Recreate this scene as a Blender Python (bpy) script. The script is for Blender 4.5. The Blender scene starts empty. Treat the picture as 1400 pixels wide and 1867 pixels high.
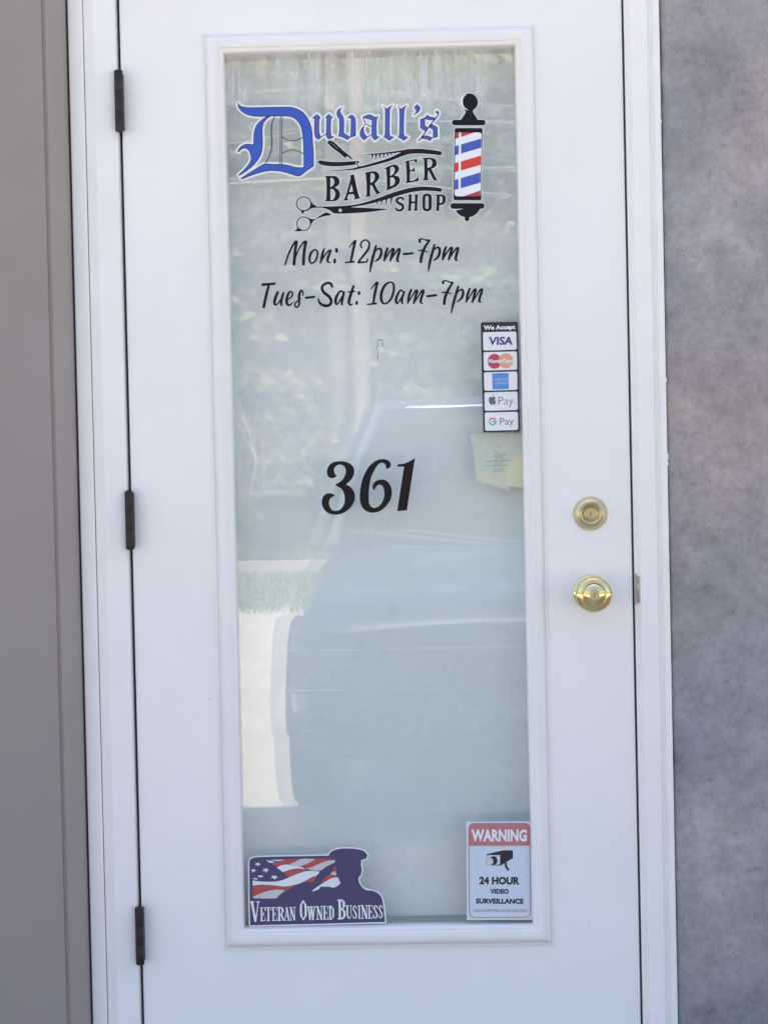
import bpy, bmesh, math, random
import numpy as np
from mathutils import Vector, Matrix, noise
R = math.radians
random.seed(7)
SC = bpy.context.scene
COL = SC.collection

# ------------------------------------------------------------ camera
CAM = np.array([0.095, -3.5, 1.443])
IW, IH, FPX = 1400.0, 1867.0, 3472.0
def rot(ax, a):
    return np.array(Matrix.Rotation(a, 3, ax))
MROT = rot('Z', R(1.55)) @ rot('X', R(90 - 1.2)) @ rot('Z', R(-1.25))
cd = bpy.data.cameras.new('camera')
cam = bpy.data.objects.new('camera', cd)
COL.objects.link(cam)
m4 = np.eye(4); m4[:3, :3] = MROT; m4[:3, 3] = CAM
cam.matrix_world = Matrix(m4.tolist())
cd.sensor_fit = 'HORIZONTAL'; cd.sensor_width = 36.0
cd.lens = 36.0 * FPX / IW
cd.clip_start = 0.05; cd.clip_end = 2000
SC.camera = cam

# ------------------------------------------------------------ light
SUN_EL, SUN_AZ = R(60), R(-9)          # sun stands behind the building (+y)
w = bpy.data.worlds.new('World'); SC.world = w; w.use_nodes = True
wn = w.node_tree
bg = wn.nodes['Background']
sky = wn.nodes.new('ShaderNodeTexSky'); sky.sky_type = 'NISHITA'
sky.sun_disc = False; sky.sun_elevation = SUN_EL; sky.sun_rotation = SUN_AZ
sky.air_density = 1.0; sky.dust_density = 5.0; sky.ozone_density = 1.0
wn.links.new(sky.outputs[0], bg.inputs[0]); bg.inputs[1].default_value = 0.11
sl = bpy.data.lights.new('sun', 'SUN'); sl.energy = 5.0; sl.angle = R(0.53); sl.color = (1, 0.95, 0.87)
so = bpy.data.objects.new('sun', sl); COL.objects.link(so)
sd = Vector((math.sin(SUN_AZ) * math.cos(SUN_EL), math.cos(SUN_AZ) * math.cos(SUN_EL), math.sin(SUN_EL)))
so.rotation_euler = (-sd).to_track_quat('-Z', 'Y').to_euler(); so.location = sd * 40
vs = SC.view_settings
vs.view_transform = 'Standard'; vs.look = 'None'; vs.gamma = 1; vs.use_curve_mapping = False
vs.exposure = 2.12
SC.cycles.transparent_max_bounces = 16
SC.cycles.max_bounces = 10

# ------------------------------------------------------------ materials
def nd(nt, t, **k):
    n = nt.nodes.new(t)
    for a, v in k.items(): setattr(n, a, v)
    return n
def ramp(nt, src, stops):
    r = nd(nt, 'ShaderNodeValToRGB'); e = r.color_ramp.elements
    e[0].position, e[0].color = stops[0][0], (*stops[0][1], 1)
    e[1].position, e[1].color = stops[-1][0], (*stops[-1][1], 1)
    for p, c in stops[1:-1]:
        x = e.new(p); x.color = (*c, 1)
    nt.links.new(src, r.inputs[0]); return r.outputs[0]
def noise_tex(nt, scale, detail=4, rough=0.55, stretch=None, coord='Object', dist=0):
    tc = nd(nt, 'ShaderNodeTexCoord'); mp = nd(nt, 'ShaderNodeMapping')
    if stretch: mp.inputs['Scale'].default_value = stretch
    nt.links.new(tc.outputs[coord], mp.inputs[0])
    n = nd(nt, 'ShaderNodeTexNoise'); n.inputs['Scale'].default_value = scale
    n.inputs['Detail'].default_value = detail; n.inputs['Roughness'].default_value = rough
    n.inputs['Distortion'].default_value = dist
    nt.links.new(mp.outputs[0], n.inputs['Vector']); return n.outputs['Fac']
MATS = {}
def mat(name, rgb, rough=0.5, metal=0.0, var=0.0, vscale=3.0, bump=0.0, bscale=60.0, stretch=None, spec=0.5, trans=0.0, coat=0.0, bdist=0.002):
    if name in MATS: return MATS[name]
    m = bpy.data.materials.new(name); m.use_nodes = True; nt = m.node_tree
    b = nt.nodes['Principled BSDF']
    b.inputs['Base Color'].default_value = (*rgb, 1); b.inputs['Roughness'].default_value = rough
    b.inputs['Metallic'].default_value = metal; b.inputs['Specular IOR Level'].default_value = spec
    b.inputs['Coat Weight'].default_value = coat; b.inputs['Coat Roughness'].default_value = 0.05
    if var:
        f = noise_tex(nt, vscale, 5, 0.6, stretch)
        lo = [max(0, c * (1 - var)) for c in rgb]; hi = [min(1, c * (1 + var)) for c in rgb]
        nt.links.new(ramp(nt, f, [(0.3, lo), (0.7, hi)]), b.inputs['Base Color'])
    if bump:
        f = noise_tex(nt, bscale, 3, 0.6, stretch)
        bn = nd(nt, 'ShaderNodeBump'); bn.inputs['Strength'].default_value = bump; bn.inputs['Distance'].default_value = bdist
        nt.links.new(f, bn.inputs['Height']); nt.links.new(bn.outputs[0], b.inputs['Normal'])
    MATS[name] = m; return m

M_DOOR = mat('white_door_paint', (0.83, 0.82, 0.815), 0.42, var=0.03, vscale=2.2, bump=0.12, bscale=350, bdist=0.0006)
M_TRIM = mat('white_trim_paint', (0.825, 0.81, 0.80), 0.40, var=0.03, vscale=6, bump=0.1, bscale=120, bdist=0.0008)
M_LITE = mat('white_moulded_frame', (0.80, 0.78, 0.775), 0.38, var=0.02, vscale=8)
M_DARK = mat('black_weatherstrip', (0.012, 0.012, 0.014), 0.8)
M_BRONZE = mat('dark_bronze_hinge', (0.030, 0.026, 0.027), 0.40, 0.6, var=0.12, vscale=60)
M_BRASS = mat('polished_brass', (0.78, 0.64, 0.32), 0.15, 1.0, var=0.06, vscale=40)
M_BRASSM = mat('satin_brass', (0.66, 0.57, 0.36), 0.36, 1.0, var=0.06, vscale=60)
M_SIDING = mat('taupe_metal_siding', (0.285, 0.250, 0.236), 0.55, var=0.05, vscale=2.5, bump=0.1, bscale=30)
M_STEEL = mat('galvanised_steel', (0.4, 0.4, 0.4), 0.45, 0.7)
M_CONC = mat('step_concrete', (0.52, 0.50, 0.46), 0.85, var=0.2, vscale=5, bump=0.4, bscale=80)
M_CAULK = mat('white_caulk', (0.76, 0.75, 0.74), 0.5)

def stucco_mat():
    m = bpy.data.materials.new('grey_trowelled_stucco'); m.use_nodes = True; nt = m.node_tree; b = nt.nodes['Principled BSDF']
    b.inputs['Roughness'].default_value = 0.82
    a = noise_tex(nt, 3.6, 7, 0.66, dist=0.15); c = noise_tex(nt, 19, 8, 0.74, dist=0.15, stretch=(1, 1, 0.85)); d = noise_tex(nt, 1.7, 3, 0.5); e = noise_tex(nt, 62, 6, 0.8)
    c1 = ramp(nt, a, [(0.30, (0.185, 0.185, 0.190)), (0.45, (0.290, 0.288, 0.300)), (0.56, (0.345, 0.338, 0.340)), (0.72, (0.45, 0.443, 0.440))])
    c2 = ramp(nt, d, [(0.35, (0.92, 0.97, 1.03)), (0.50, (0.98, 0.96, 0.98)), (0.62, (1.10, 0.98, 0.97)), (0.72, (1.10, 1.0, 0.90))])
    c3 = ramp(nt, c, [(0.26, (0.64, 0.62, 0.62)), (0.40, (0.90, 0.89, 0.89)), (0.52, (0.99, 0.98, 0.98)), (0.75, (1.12, 1.11, 1.11))])
    c4 = ramp(nt, e, [(0.25, (0.55,) * 3), (0.42, (0.92,) * 3), (0.7, (1.16,) * 3)])
    def mul(x, y):
        k = nd(nt, 'ShaderNodeMix', data_type='RGBA', blend_type='MULTIPLY'); k.inputs[0].default_value = 1
        nt.links.new(x, k.inputs[6]); nt.links.new(y, k.inputs[7]); return k.outputs[2]
    nt.links.new(mul(mul(mul(c1, c2), c3), c4), b.inputs['Base Color'])
    bn = nd(nt, 'ShaderNodeBump'); bn.inputs['Strength'].default_value = 0.9; bn.inputs['Distance'].default_value = 0.003
    nt.links.new(c, bn.inputs['Height'])
    b2 = nd(nt, 'ShaderNodeBump'); b2.inputs['Strength'].default_value = 0.7; b2.inputs['Distance'].default_value = 0.001
    nt.links.new(e, b2.inputs['Height']); nt.links.new(bn.outputs[0], b2.inputs['Normal']); nt.links.new(b2.outputs[0], b.inputs['Normal'])
    return m
M_STUCCO = stucco_mat()

def glass_mat(name, refl=0.05, grime=False, tint=(1, 1, 1), wave=0.0):
    m = bpy.data.materials.new(name); m.use_nodes = True; nt = m.node_tree
    nt.nodes.remove(nt.nodes['Principled BSDF']); out = nt.nodes['Material Output']
    tr = nd(nt, 'ShaderNodeBsdfTransparent'); tr.inputs[0].default_value = (*tint, 1)
    gl = nd(nt, 'ShaderNodeBsdfGlossy'); gl.inputs['Roughness'].default_value = 0.0
    lw = nd(nt, 'ShaderNodeLayerWeight'); pw = nd(nt, 'ShaderNodeMath', operation='POWER'); pw.inputs[1].default_value = 5
    nt.links.new(lw.outputs['Facing'], pw.inputs[0])
    ma = nd(nt, 'ShaderNodeMath', operation='MULTIPLY_ADD'); ma.inputs[1].default_value = 1 - refl; ma.inputs[2].default_value = refl
    nt.links.new(pw.outputs[0], ma.inputs[0])
    if wave:
        f = noise_tex(nt, 5.0, 2, 0.5); bn = nd(nt, 'ShaderNodeBump'); bn.inputs['Strength'].default_value = wave; bn.inputs['Distance'].default_value = 0.001
        nt.links.new(f, bn.inputs['Height']); nt.links.new(bn.outputs[0], gl.inputs['Normal'])
    mx = nd(nt, 'ShaderNodeMixShader'); nt.links.new(ma.outputs[0], mx.inputs[0]); nt.links.new(tr.outputs[0], mx.inputs[1]); nt.links.new(gl.outputs[0], mx.inputs[2])
    last = mx.outputs[0]
    if grime:
        # dried streaks below the top edge, wipe marks across the upper third, thin overall dust
        tc = nd(nt, 'ShaderNodeTexCoord'); sp = nd(nt, 'ShaderNodeSeparateXYZ'); nt.links.new(tc.outputs['Object'], sp.inputs[0])
        def zmap(a, b_, c_=0.0, d_=1.0):
            r = nd(nt, 'ShaderNodeMapRange', interpolation_type='SMOOTHSTEP'); r.inputs[1].default_value = a; r.inputs[2].default_value = b_; r.inputs[3].default_value = c_; r.inputs[4].default_value = d_
            nt.links.new(sp.outputs[2], r.inputs[0]); return r.outputs[0]
        def op(o, x, y):
            k = nd(nt, 'ShaderNodeMath', operation=o)
            for i, v in enumerate((x, y)):
                if isinstance(v, (int, float)): k.inputs[i].default_value = v
                else: nt.links.new(v, k.inputs[i])
            return k.outputs[0]
        def val(src, lo, hi):
            r = nd(nt, 'ShaderNodeMapRange'); r.inputs[1].default_value = lo; r.inputs[2].default_value = hi; nt.links.new(src, r.inputs[0]); return r.outputs[0]
        st = val(noise_tex(nt, 26, 4, 0.7, (1.8, 1, 0.11), dist=0.25), 0.44, 0.74)
        bl = val(noise_tex(nt, 7, 3, 0.6, (1.0, 1, 0.7)), 0.42, 0.72)
        g1 = op('MULTIPLY', op('MULTIPLY', st, bl), op('MULTIPLY', zmap(2.07, 2.16), 1.4))
        wp = val(noise_tex(nt, 22, 4, 0.7, (0.12, 1, 1.5), dist=0.5), 0.60, 0.84)
        g2 = op('MULTIPLY', op('MULTIPLY', wp, bl), op('MULTIPLY', zmap(1.85, 2.0), 0.40))
        smg = val(noise_tex(nt, 6, 5, 0.65, dist=1.5), 0.50, 0.8)
        g3 = op('MULTIPLY', smg, 0.08)
        g = op('ADD', op('ADD', g1, g2), op('ADD', g3, 0.012))
        g = op('MINIMUM', g, 0.85)
        df = nd(nt, 'ShaderNodeBsdfDiffuse'); df.inputs[0].default_value = (0.72, 0.73, 0.74, 1)
        m2 = nd(nt, 'ShaderNodeMixShader'); nt.links.new(g, m2.inputs[0]); nt.links.new(last, m2.inputs[1]); nt.links.new(df.outputs[0], m2.inputs[2]); last = m2.outputs[0]
    nt.links.new(last, out.inputs[0]); return m

# ------------------------------------------------------------ object helpers
def tag(o, label=None, cat=None, group=None, kind=None):
    if label: o['label'] = label
    if cat: o['category'] = cat
    if group: o['group'] = group
    if kind: o['kind'] = kind
    return o
def empty(name, label, cat, loc=(0, 0, 0), group=None):
    o = bpy.data.objects.new(name, None); COL.objects.link(o); o.location = loc
    o.empty_display_size = 0.1
    tag(o, label, cat, group); return o
def meshobj(name, me, m, parent=None):
    o = bpy.data.objects.new(name, me); COL.objects.link(o)
    if m is not None and not me.materials: me.materials.append(m)
    if parent:
        o.parent = parent; o.matrix_parent_inverse = Matrix.Translation(parent.location).inverted()
    return o
def smooth(me, ang=32):
    me.polygons.foreach_set('use_smooth', [True] * len(me.polygons))
    me.set_sharp_from_angle(angle=R(ang))
def from_bm(name, bm, m, parent=None, ang=32, recalc=True):
    if recalc: bmesh.ops.recalc_face_normals(bm, faces=bm.faces)
    me = bpy.data.meshes.new(name); bm.to_mesh(me); bm.free()
    if ang: smooth(me, ang)
    return meshobj(name, me, m, parent)
def pydata(name, vs_, fs, m, parent=None, ang=0):
    me = bpy.data.meshes.new(name); me.from_pydata(vs_, [], fs); me.update()
    if ang: smooth(me, ang)
    return meshobj(name, me, m, parent)
def bx(bm, x0, x1, y0, y1, z0, z1, bev=0.0):
    r = bmesh.ops.create_cube(bm, size=1)
    for v in r['verts']:
        v.co = Vector(((x0 + x1) / 2 + v.co.x * (x1 - x0), (y0 + y1) / 2 + v.co.y * (y1 - y0), (z0 + z1) / 2 + v.co.z * (z1 - z0)))
    if bev:
        es = list({e for v in r['verts'] for e in v.link_edges})
        bmesh.ops.bevel(bm, geom=es, offset=bev, segments=2, affect='EDGES', profile=0.5)
def box(name, x0, x1, y0, y1, z0, z1, m, parent=None, bev=0.0):
    bm = bmesh.new(); bx(bm, x0, x1, y0, y1, z0, z1, bev); return from_bm(name, bm, m, parent)
def prism_z(bm, prof, z0, z1):      # closed profile (x, y)
    a = [bm.verts.new((x, y, z0)) for x, y in prof]; b = [bm.verts.new((x, y, z1)) for x, y in prof]
    n = len(prof)
    for i in range(n): bm.faces.new((a[i], a[(i + 1) % n], b[(i + 1) % n], b[i]))
    bm.faces.new(a[::-1]); bm.faces.new(b)
def lathe_y(bm, prof, cx, cz, y0=0.0, seg=56):   # prof: (radius, protrusion toward -y)
    rings = []
    for r, p in prof:
        if r < 1e-6: rings.append([bm.verts.new((cx, y0 - p, cz))])
        else: rings.append([bm.verts.new((cx + r * math.cos(t * 2 * math.pi / seg), y0 - p, cz + r * math.sin(t * 2 * math.pi / seg))) for t in range(seg)])
    for A, B in zip(rings, rings[1:]):
        for i in range(seg):
            j = (i + 1) % seg
            if len(B) == 1: bm.faces.new((A[i], A[j], B[0]))
            elif len(A) == 1: bm.faces.new((A[0], B[j], B[i]))
            else: bm.faces.new((A[i], A[j], B[j], B[i]))
def tube(bm, pts, rad, seg=8, cap=True):
    pts = [Vector(p) for p in pts]; rings = []
    rads = rad if isinstance(rad, (list, tuple)) else [rad] * len(pts)
    for i, p in enumerate(pts):
        d = (pts[min(i + 1, len(pts) - 1)] - pts[max(i - 1, 0)]).normalized()
        u = d.cross(Vector((0, 0, 1)) if abs(d.z) < 0.9 else Vector((0, 1, 0))).normalized(); v = d.cross(u)
        rings.append([bm.verts.new(p + rads[i] * (u * math.cos(2 * math.pi * k / seg) + v * math.sin(2 * math.pi * k / seg))) for k in range(seg)])
    for A, B in zip(rings, rings[1:]):
        for k in range(seg): bm.faces.new((A[k], A[(k + 1) % seg], B[(k + 1) % seg], B[k]))
    if cap: bm.faces.new(rings[0][::-1]); bm.faces.new(rings[-1])

# ============================================================ SETTING
def ground_mat():
    m = bpy.data.materials.new('pale_gravel'); m.use_nodes = True; nt = m.node_tree; b = nt.nodes['Principled BSDF']
    b.inputs['Roughness'].default_value = 0.9
    a = noise_tex(nt, 30, 6, 0.8); c = noise_tex(nt, 1.1, 5, 0.7)
    c1 = ramp(nt, a, [(0.3, (0.34, 0.29, 0.24)), (0.5, (0.50, 0.44, 0.375)), (0.7, (0.65, 0.59, 0.51))])
    c2 = ramp(nt, c, [(0.3, (0.74, 0.73, 0.70)), (0.5, (0.95, 0.94, 0.92)), (0.7, (1.08, 1.06, 1.03))])
    k = nd(nt, 'ShaderNodeMix', data_type='RGBA', blend_type='MULTIPLY'); k.inputs[0].default_value = 1
    nt.links.new(c1, k.inputs[6]); nt.links.new(c2, k.inputs[7]); nt.links.new(k.outputs[2], b.inputs['Base Color'])
    bn = nd(nt, 'ShaderNodeBump'); bn.inputs['Strength'].default_value = 0.6; bn.inputs['Distance'].default_value = 0.01
    nt.links.new(a, bn.inputs['Height']); nt.links.new(bn.outputs[0], b.inputs['Normal'])
    return m
def sheet(name, x0, x1, y0, y1, z, m, wav=0.0):
    n = 900 if wav else 60; vs_ = []; fs = []
    for i in range(n + 1):
        x = x0 + (x1 - x0) * i / n
        vs_.append((x, y0 + wav * (noise.noise((x * 0.4, 1, 0)) + .5 * noise.noise((x * 2.1, 3, 0))), z)); vs_.append((x, y1 + wav * (noise.noise((x * 0.4, 7, 0)) + .6 * noise.noise((x * 2.3, 5, 0))), z))
    for i in range(n): fs.append((2 * i, 2 * i + 2, 2 * i + 3, 2 * i + 1))
    return tag(pydata(name, vs_, fs, m), kind='structure')
sheet('ground', -600, 600, -900, 300, 0, ground_mat())
sheet('grass_verge', -60, 60, -23.6, -17, 0.004, mat('verge_grass', (0.15, 0.20, 0.09), 0.9, var=0.4, vscale=1.5, bump=0.5, bscale=20, bdist=0.03), 1.2)
sheet('dirt_road', -90, 90, -27.8, -24.2, 0.008, mat('sandy_road', (0.25, 0.20, 0.165), 0.9, var=0.15, vscale=1, bump=0.3, bscale=10), 0.6)
sheet('woodland_floor', -90, 90, -140, -28.3, 0.012, mat('leaf_litter', (0.075, 0.09, 0.035), 0.95, var=0.4, vscale=0.8), 0.8)

# building behind the wall: what shades the ground in front of the door
WH = 8.15
bld = empty('building', 'two storey building shell behind the white door', 'building', (0, 6, 0))
M_SHELL = mat('shell_block', (0.30, 0.29, 0.28), 0.9, var=0.15, vscale=2)
box('side_wall', -9.0, -8.8, 0.20, 10, 0, WH - 0.1, M_SHELL, bld)
box('side_wall', 8.8, 9.0, 0.20, 10, 0, WH - 0.1, M_SHELL, bld)
box('rear_wall', -8.797, 8.797, 9.8, 10, 0, WH - 0.1, M_SHELL, bld)
box('roof', -9.0, 9.0, 0.203, 10, WH - 0.097, WH, mat('roof_felt', (0.06, 0.06, 0.06), 0.9), bld)
box('floor', -8.79, 8.79, 0.203, 9.79, 0.05, 0.28, M_CONC, bld)

step = box('concrete_step', -0.85, 0.80, -1.15, -0.06, 0.0, 0.26, M_CONC, None, 0.01)
tag(step, 'low concrete step in front of the white door', 'step')

# ---- siding wall on the left
YS = -0.047
siding = empty('siding_wall', 'smooth taupe metal siding wall left of the white door frame', 'wall', (-4, 0, 0))
XR, XG = -0.5615, -0.5970
box('backing', -9.0, -0.603, -0.006, 0.20, 0.0, WH, M_SHELL, siding)
def siding_prof(x0, x1):   # pan with rounded, turned-back edges
    return [(x0, YS + 0.006), (x0 + 0.002, YS + 0.0015), (x0 + 0.006, YS), (x1 - 0.006, YS), (x1 - 0.002, YS + 0.0015), (x1, YS + 0.006), (x1, YS + 0.040), (x0, YS + 0.040)]
bm = bmesh.new(); prism_z(bm, [(XG + 0.002, YS + 0.006), (XG + 0.0035, YS + 0.001), (XG + 0.008, YS), (XR - 0.004, YS), (XR - 0.001, YS + 0.001), (XR, YS + 0.004), (XR - 0.002, 0.19), (XG + 0.002, 0.19)], 0.0, WH)
from_bm('corner_strip', bm, M_SIDING, siding)
x1 = XG - 0.0015
box('seam_backing', XG - 0.004, XG + 0.005, YS + 0.0045, YS + 0.03, 0.0, WH - 0.001, M_SIDING, siding)
wd = 0.42
for i in range(20):
    bm = bmesh.new(); prism_z(bm, siding_prof(x1 - wd, x1), 0.0, WH - 0.002 * (i % 2)); from_bm('siding_panel', bm, M_SIDING, siding)
    x1 -= wd + 0.003
    if x1 - wd < -9: break

# ---- stucco wall on the right with the part over the door
stw = empty('stucco_wall', 'mottled grey trowelled stucco wall right of the white door frame', 'wall', (4, 0, 0))
def stucco_face():
    nx, nz = 150, 820; x0, x1_, z0, z1 = 0.5212, 0.98, 0.02, 2.5
    vs_, fs = [], []
    rp = random.Random(12); pits = [(rp.uniform(.53, .78), rp.uniform(.45, 2.35), rp.uniform(.0018, .0042), rp.uniform(.0012, .003)) for _ in range(70)] + [(.592, 2.267, .0065, .005), (.600, 2.264, .004, .004), (.583, 2.270, .004, .003), (.603, 1.97, .004, .003), (.566, 1.372, .004, -.003), (.57, 1.405, .006, .003), (.64, 1.05, .004, .003)]
    for j in range(nz + 1):
        z = z0 + (z1 - z0) * j / nz
        e = 0.0016 * noise.noise((0, 0, z * 14)) + 0.0012 * noise.noise((3, 0, z * 45))
        bulge = -0.0035 * math.exp(-((z - 1.60) / 0.05) ** 2) - 0.003 * max(0, min(1, (1.75 - z) / 0.3)) * max(0, min(1, (z - 1.42) / 0.05))
        for i in range(nx + 1):
            t = i / nx; x = x0 + e + bulge + (x1_ - x0 - e - bulge) * (t ** 1.15)
            h = 0.003 * noise.noise((x * 4, 0, z * 4)) + 0.0016 * noise.noise((x * 16, 5, z * 13)) + 0.0006 * noise.noise((x * 60, 9, z * 50))
            edge = 0.006 * math.exp(-(x - x0) / 0.0035) * (0.6 + 0.8 * noise.noise((1, 2, z * 30)))
            for (qx, qz, qr, qd) in pits:
                if abs(z - qz) < 2.5 * qr and abs(x - qx) < 2.5 * qr:
                    h -= qd * math.exp(-(((x - qx) / qr) ** 2 + ((z - qz) / qr) ** 2) * (1 + .6 * noise.noise((x * 300, 0, z * 300))))
            if z > 2.02: edge *= 1 + 1.6 * min(1, (z - 2.02) / .1); edge += .004 * max(0, noise.noise((4, 4, z * 22))) * math.exp(-(x - x0) / .009)
            vs_.append((x, -0.013 - h + max(0, edge), z))
    for j in range(nz):
        for i in range(nx):
            a = j * (nx + 1) + i; fs.append((a, a + 1, a + nx + 2, a + nx + 1))
    # returned edge beside the trim
    b0 = len(vs_)
    for j in range(nz + 1):
        v = vs_[j * (nx + 1)]; vs_.append((v[0] + 0.0008, 0.02, v[2]))
    for j in range(nz): fs.append((b0 + j, j * (nx + 1), (j + 1) * (nx + 1), b0 + j + 1))
    return pydata('stucco_face', vs_, fs, M_STUCCO, stw, 60)
stucco_face()
box('wall_core', 0.5237, 9.0, 0.021, 0.20, 0.0, WH, M_STUCCO, stw)
box('outer_stucco', 0.981, 9.0, -0.013, 0.0205, 0.0, WH, M_STUCCO, stw)
box('upper_stucco', -0.56, 0.979, -0.013, 0.0205, 2.503, WH, M_STUCCO, stw)
box('lintel', -0.60, 0.522, 0.021, 0.20, 2.47, WH - 0.002, M_STUCCO, stw)
for z, s in ((1.459, 1.0), (1.447, 0.7), (1.60, 0.8), (2.07, 0.5)):
    bm = bmesh.new(); bmesh.ops.create_icosphere(bm, subdivisions=2, radius=0.003 * s)
    for v in bm.verts: v.co = Vector((v.co.x * 0.9 + 0.5192, v.co.y * 0.7 - 0.016, v.co.z * 2.2 + z))
    from_bm('caulk_blob', bm, M_CAULK, stw, 80)

# ============================================================ DOOR FRAME
FZ0, FZ1 = 0.28, 2.335
frame = empty('door_frame', 'white painted door frame with flat casing and reeded brick mould', 'door frame', (0, 0, FZ0))
def casing(name, prof, z1=2.47):
    prof = [(x + (0.0035 if x < 0 else -0.0022) * min(1.0, abs(x - 0.0) ** 1 * 1.0 + 0.45) , y) for x, y in prof]
    bm = bmesh.new(); prism_z(bm, prof, FZ0, z1); return from_bm(name, bm, M_TRIM, frame, 25)
# left: flat outer board then moulded casing
casing('casing_board', [(-0.5615, 0.02), (-0.5615, -0.0155), (-0.5600, -0.0170), (-0.5355, -0.0170), (-0.5343, -0.0160), (-0.5343, 0.02)])
casing('brick_mould', [(-0.5330, 0.02), (-0.5330, -0.0150), (-0.5320, -0.0162), (-0.5215, -0.0172), (-0.5165, -0.0192), (-0.5135, -0.0198), (-0.5095, -0.0185), (-0.5060, -0.0165), (-0.4800, -0.0140), (-0.4765, -0.0125), (-0.4750, -0.0100), (-0.4742, -0.0020), (-0.4742, 0.02)])
bm = bmesh.new(); bx(bm, -0.5308, -0.5295, -0.008, 0.02, FZ0, 2.46); from_bm('joint', bm, M_DARK, frame, 0)
# right: stop edge, casing face, three reeds, outer bead
casing('brick_mould', [(0.4590, 0.02), (0.4590, -0.0030), (0.4600, -0.0045), (0.4665, -0.0120), (0.4680, -0.0170), (0.4692, -0.0182), (0.4990, -0.0190), (0.4998, -0.0172), (0.5012, -0.0172), (0.5020, -0.0190), (0.5034, -0.0190), (0.5042, -0.0172), (0.5056, -0.0172), (0.5064, -0.0190), (0.5078, -0.0190), (0.5086, -0.0176), (0.5100, -0.0190), (0.5130, -0.0196), (0.5190, -0.0190), (0.5212, -0.0172), (0.5218, 0.02)])
# jambs, head, threshold
box('jamb', -0.50, -0.4742, 0.0205, 0.18, FZ0, FZ1 + 0.0015, M_TRIM, frame)
box('jamb', 0.4590, 0.50, 0.0205, 0.18, FZ0, FZ1 + 0.0015, M_TRIM, frame)
box('head_jamb', -0.50, 0.50, -0.012, 0.18, FZ1 + 0.002, 2.468, M_TRIM, frame)
box('threshold', -0.4735, 0.4585, -0.05, 0.18, 0.265, 0.296, M_STEEL, frame)
box('weatherstrip', -0.4738, -0.452, 0.049, 0.062, 0.30, FZ1, M_DARK, frame)
box('weatherstrip', 0.440, 0.4587, 0.049, 0.062, 0.30, FZ1, M_DARK, frame)
box('weatherstrip', -0.4515, 0.4395, 0.049, 0.062, FZ1 - 0.02, FZ1 + 0.001, M_DARK, frame)
bm = bmesh.new(); bx(bm, 0.4574, 0.4630, -0.0075, 0.010, 1.190, 1.247, 0.0008); bx(bm, 0.4600, 0.4668, -0.0135, -0.007, 1.194, 1.243, 0.001)
sp_ = from_bm('strike_plate', bm, mat('worn_brass', (0.44, 0.42, 0.33), 0.5, 0.6, var=0.3, vscale=90), frame)

# ============================================================ DOOR
DX0, DX1, DZ0, DZ1 = -0.4655, 0.4530, 0.300, 2.333
LX0, LX1, LZ0, LZ1 = -0.3150, 0.2975, 0.5635, 2.2560      # outer edge of the lite frame
GL = 0.0400                                                # frame width
door = empty('door', 'white steel door with a tall framed glass panel', 'door', (0, 0, DZ0))
def slab():
    bm = bmesh.new()
    xs = [DX0, LX0 + 0.03, LX1 - 0.03, DX1]; zs = [DZ0, LZ0 + 0.03, LZ1 - 0.03, DZ1]
    for y in (0.0, 0.045):
        g = [[bm.verts.new((x, y, z)) for x in xs] for z in zs]
        for j in range(3):
            for i in range(3):
                if i == 1 and j == 1: continue
                bm.faces.new((g[j][i], g[j][i + 1], g[j + 1][i + 1], g[j + 1][i]))
        if y == 0: f = g
        else: b = g
    for k in range(3):
        for (a, c) in ((0, 0), (3, 3)):
            bm.faces.new((f[a][k], f[a][k + 1], b[a][k + 1], b[a][k])); bm.faces.new((f[k][c], f[k + 1][c], b[k + 1][c], b[k][c]))
    for (p, q) in (((1, 1), (1, 2)), ((1, 2), (2, 2)), ((2, 2), (2, 1)), ((2, 1), (1, 1))):
        bm.faces.new((f[p[0]][p[1]], f[q[0]][q[1]], b[q[0]][q[1]], b[p[0]][p[1]]))
    es = [e for e in bm.edges if all(abs(v.co.y) < 1e-6 and (abs(v.co.x - DX0) < 1e-6) for v in e.verts) or all(abs(v.co.y) < 1e-6 and (abs(v.co.x - DX1) < 1e-6) for v in e.verts)]
    bmesh.ops.recalc_face_normals(bm, faces=bm.faces)
    bmesh.ops.bevel(bm, geom=es, offset=0.0015, segments=3, affect='EDGES')
    return from_bm('door_slab', bm, M_DOOR, door, 30)
slab()
def ring_frame(name, prof, x0, x1, z0, z1, m, parent):
    bm = bmesh.new(); loops = []
    for u, p in prof:
        loops.append([bm.verts.new((x, -p, z)) for x, z in ((x0 + u, z0 + u), (x1 - u, z0 + u), (x1 - u, z1 - u), (x0 + u, z1 - u))])
    for A, B in zip(loops, loops[1:]):
        for i in range(4): bm.faces.new((A[i], A[(i + 1) % 4], B[(i + 1) % 4], B[i]))
    return from_bm(name, bm, m, parent, 28)
mm = 0.001
ring_frame('lite_frame', [(0, -.3 * mm), (0.2 * mm, 2.2 * mm), (1 * mm, 2.9 * mm), (4.4 * mm, 3.1 * mm), (5.2 * mm, 1.6 * mm), (6.4 * mm, 1.7 * mm), (7.2 * mm, 4.0 * mm), (9 * mm, 7.0 * mm), (12 * mm, 9.6 * mm), (16 * mm, 11.2 * mm), (20 * mm, 11.6 * mm), (25 * mm, 10.6 * mm), (29.5 * mm, 9.2 * mm), (30.5 * mm, 7.6 * mm), (32 * mm, 7.2 * mm), (36.5 * mm, 6.4 * mm), (38.6 * mm, 4.6 * mm), (39.6 * mm, 1.5 * mm), (40 * mm, -10.2 * mm), (40 * mm, -66 * mm)], LX0, LX1, LZ0, LZ1, M_LITE, door)
GX0, GX1, GZ0, GZ1 = LX0 + GL, LX1 - GL, LZ0 + GL, LZ1 - GL
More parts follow.
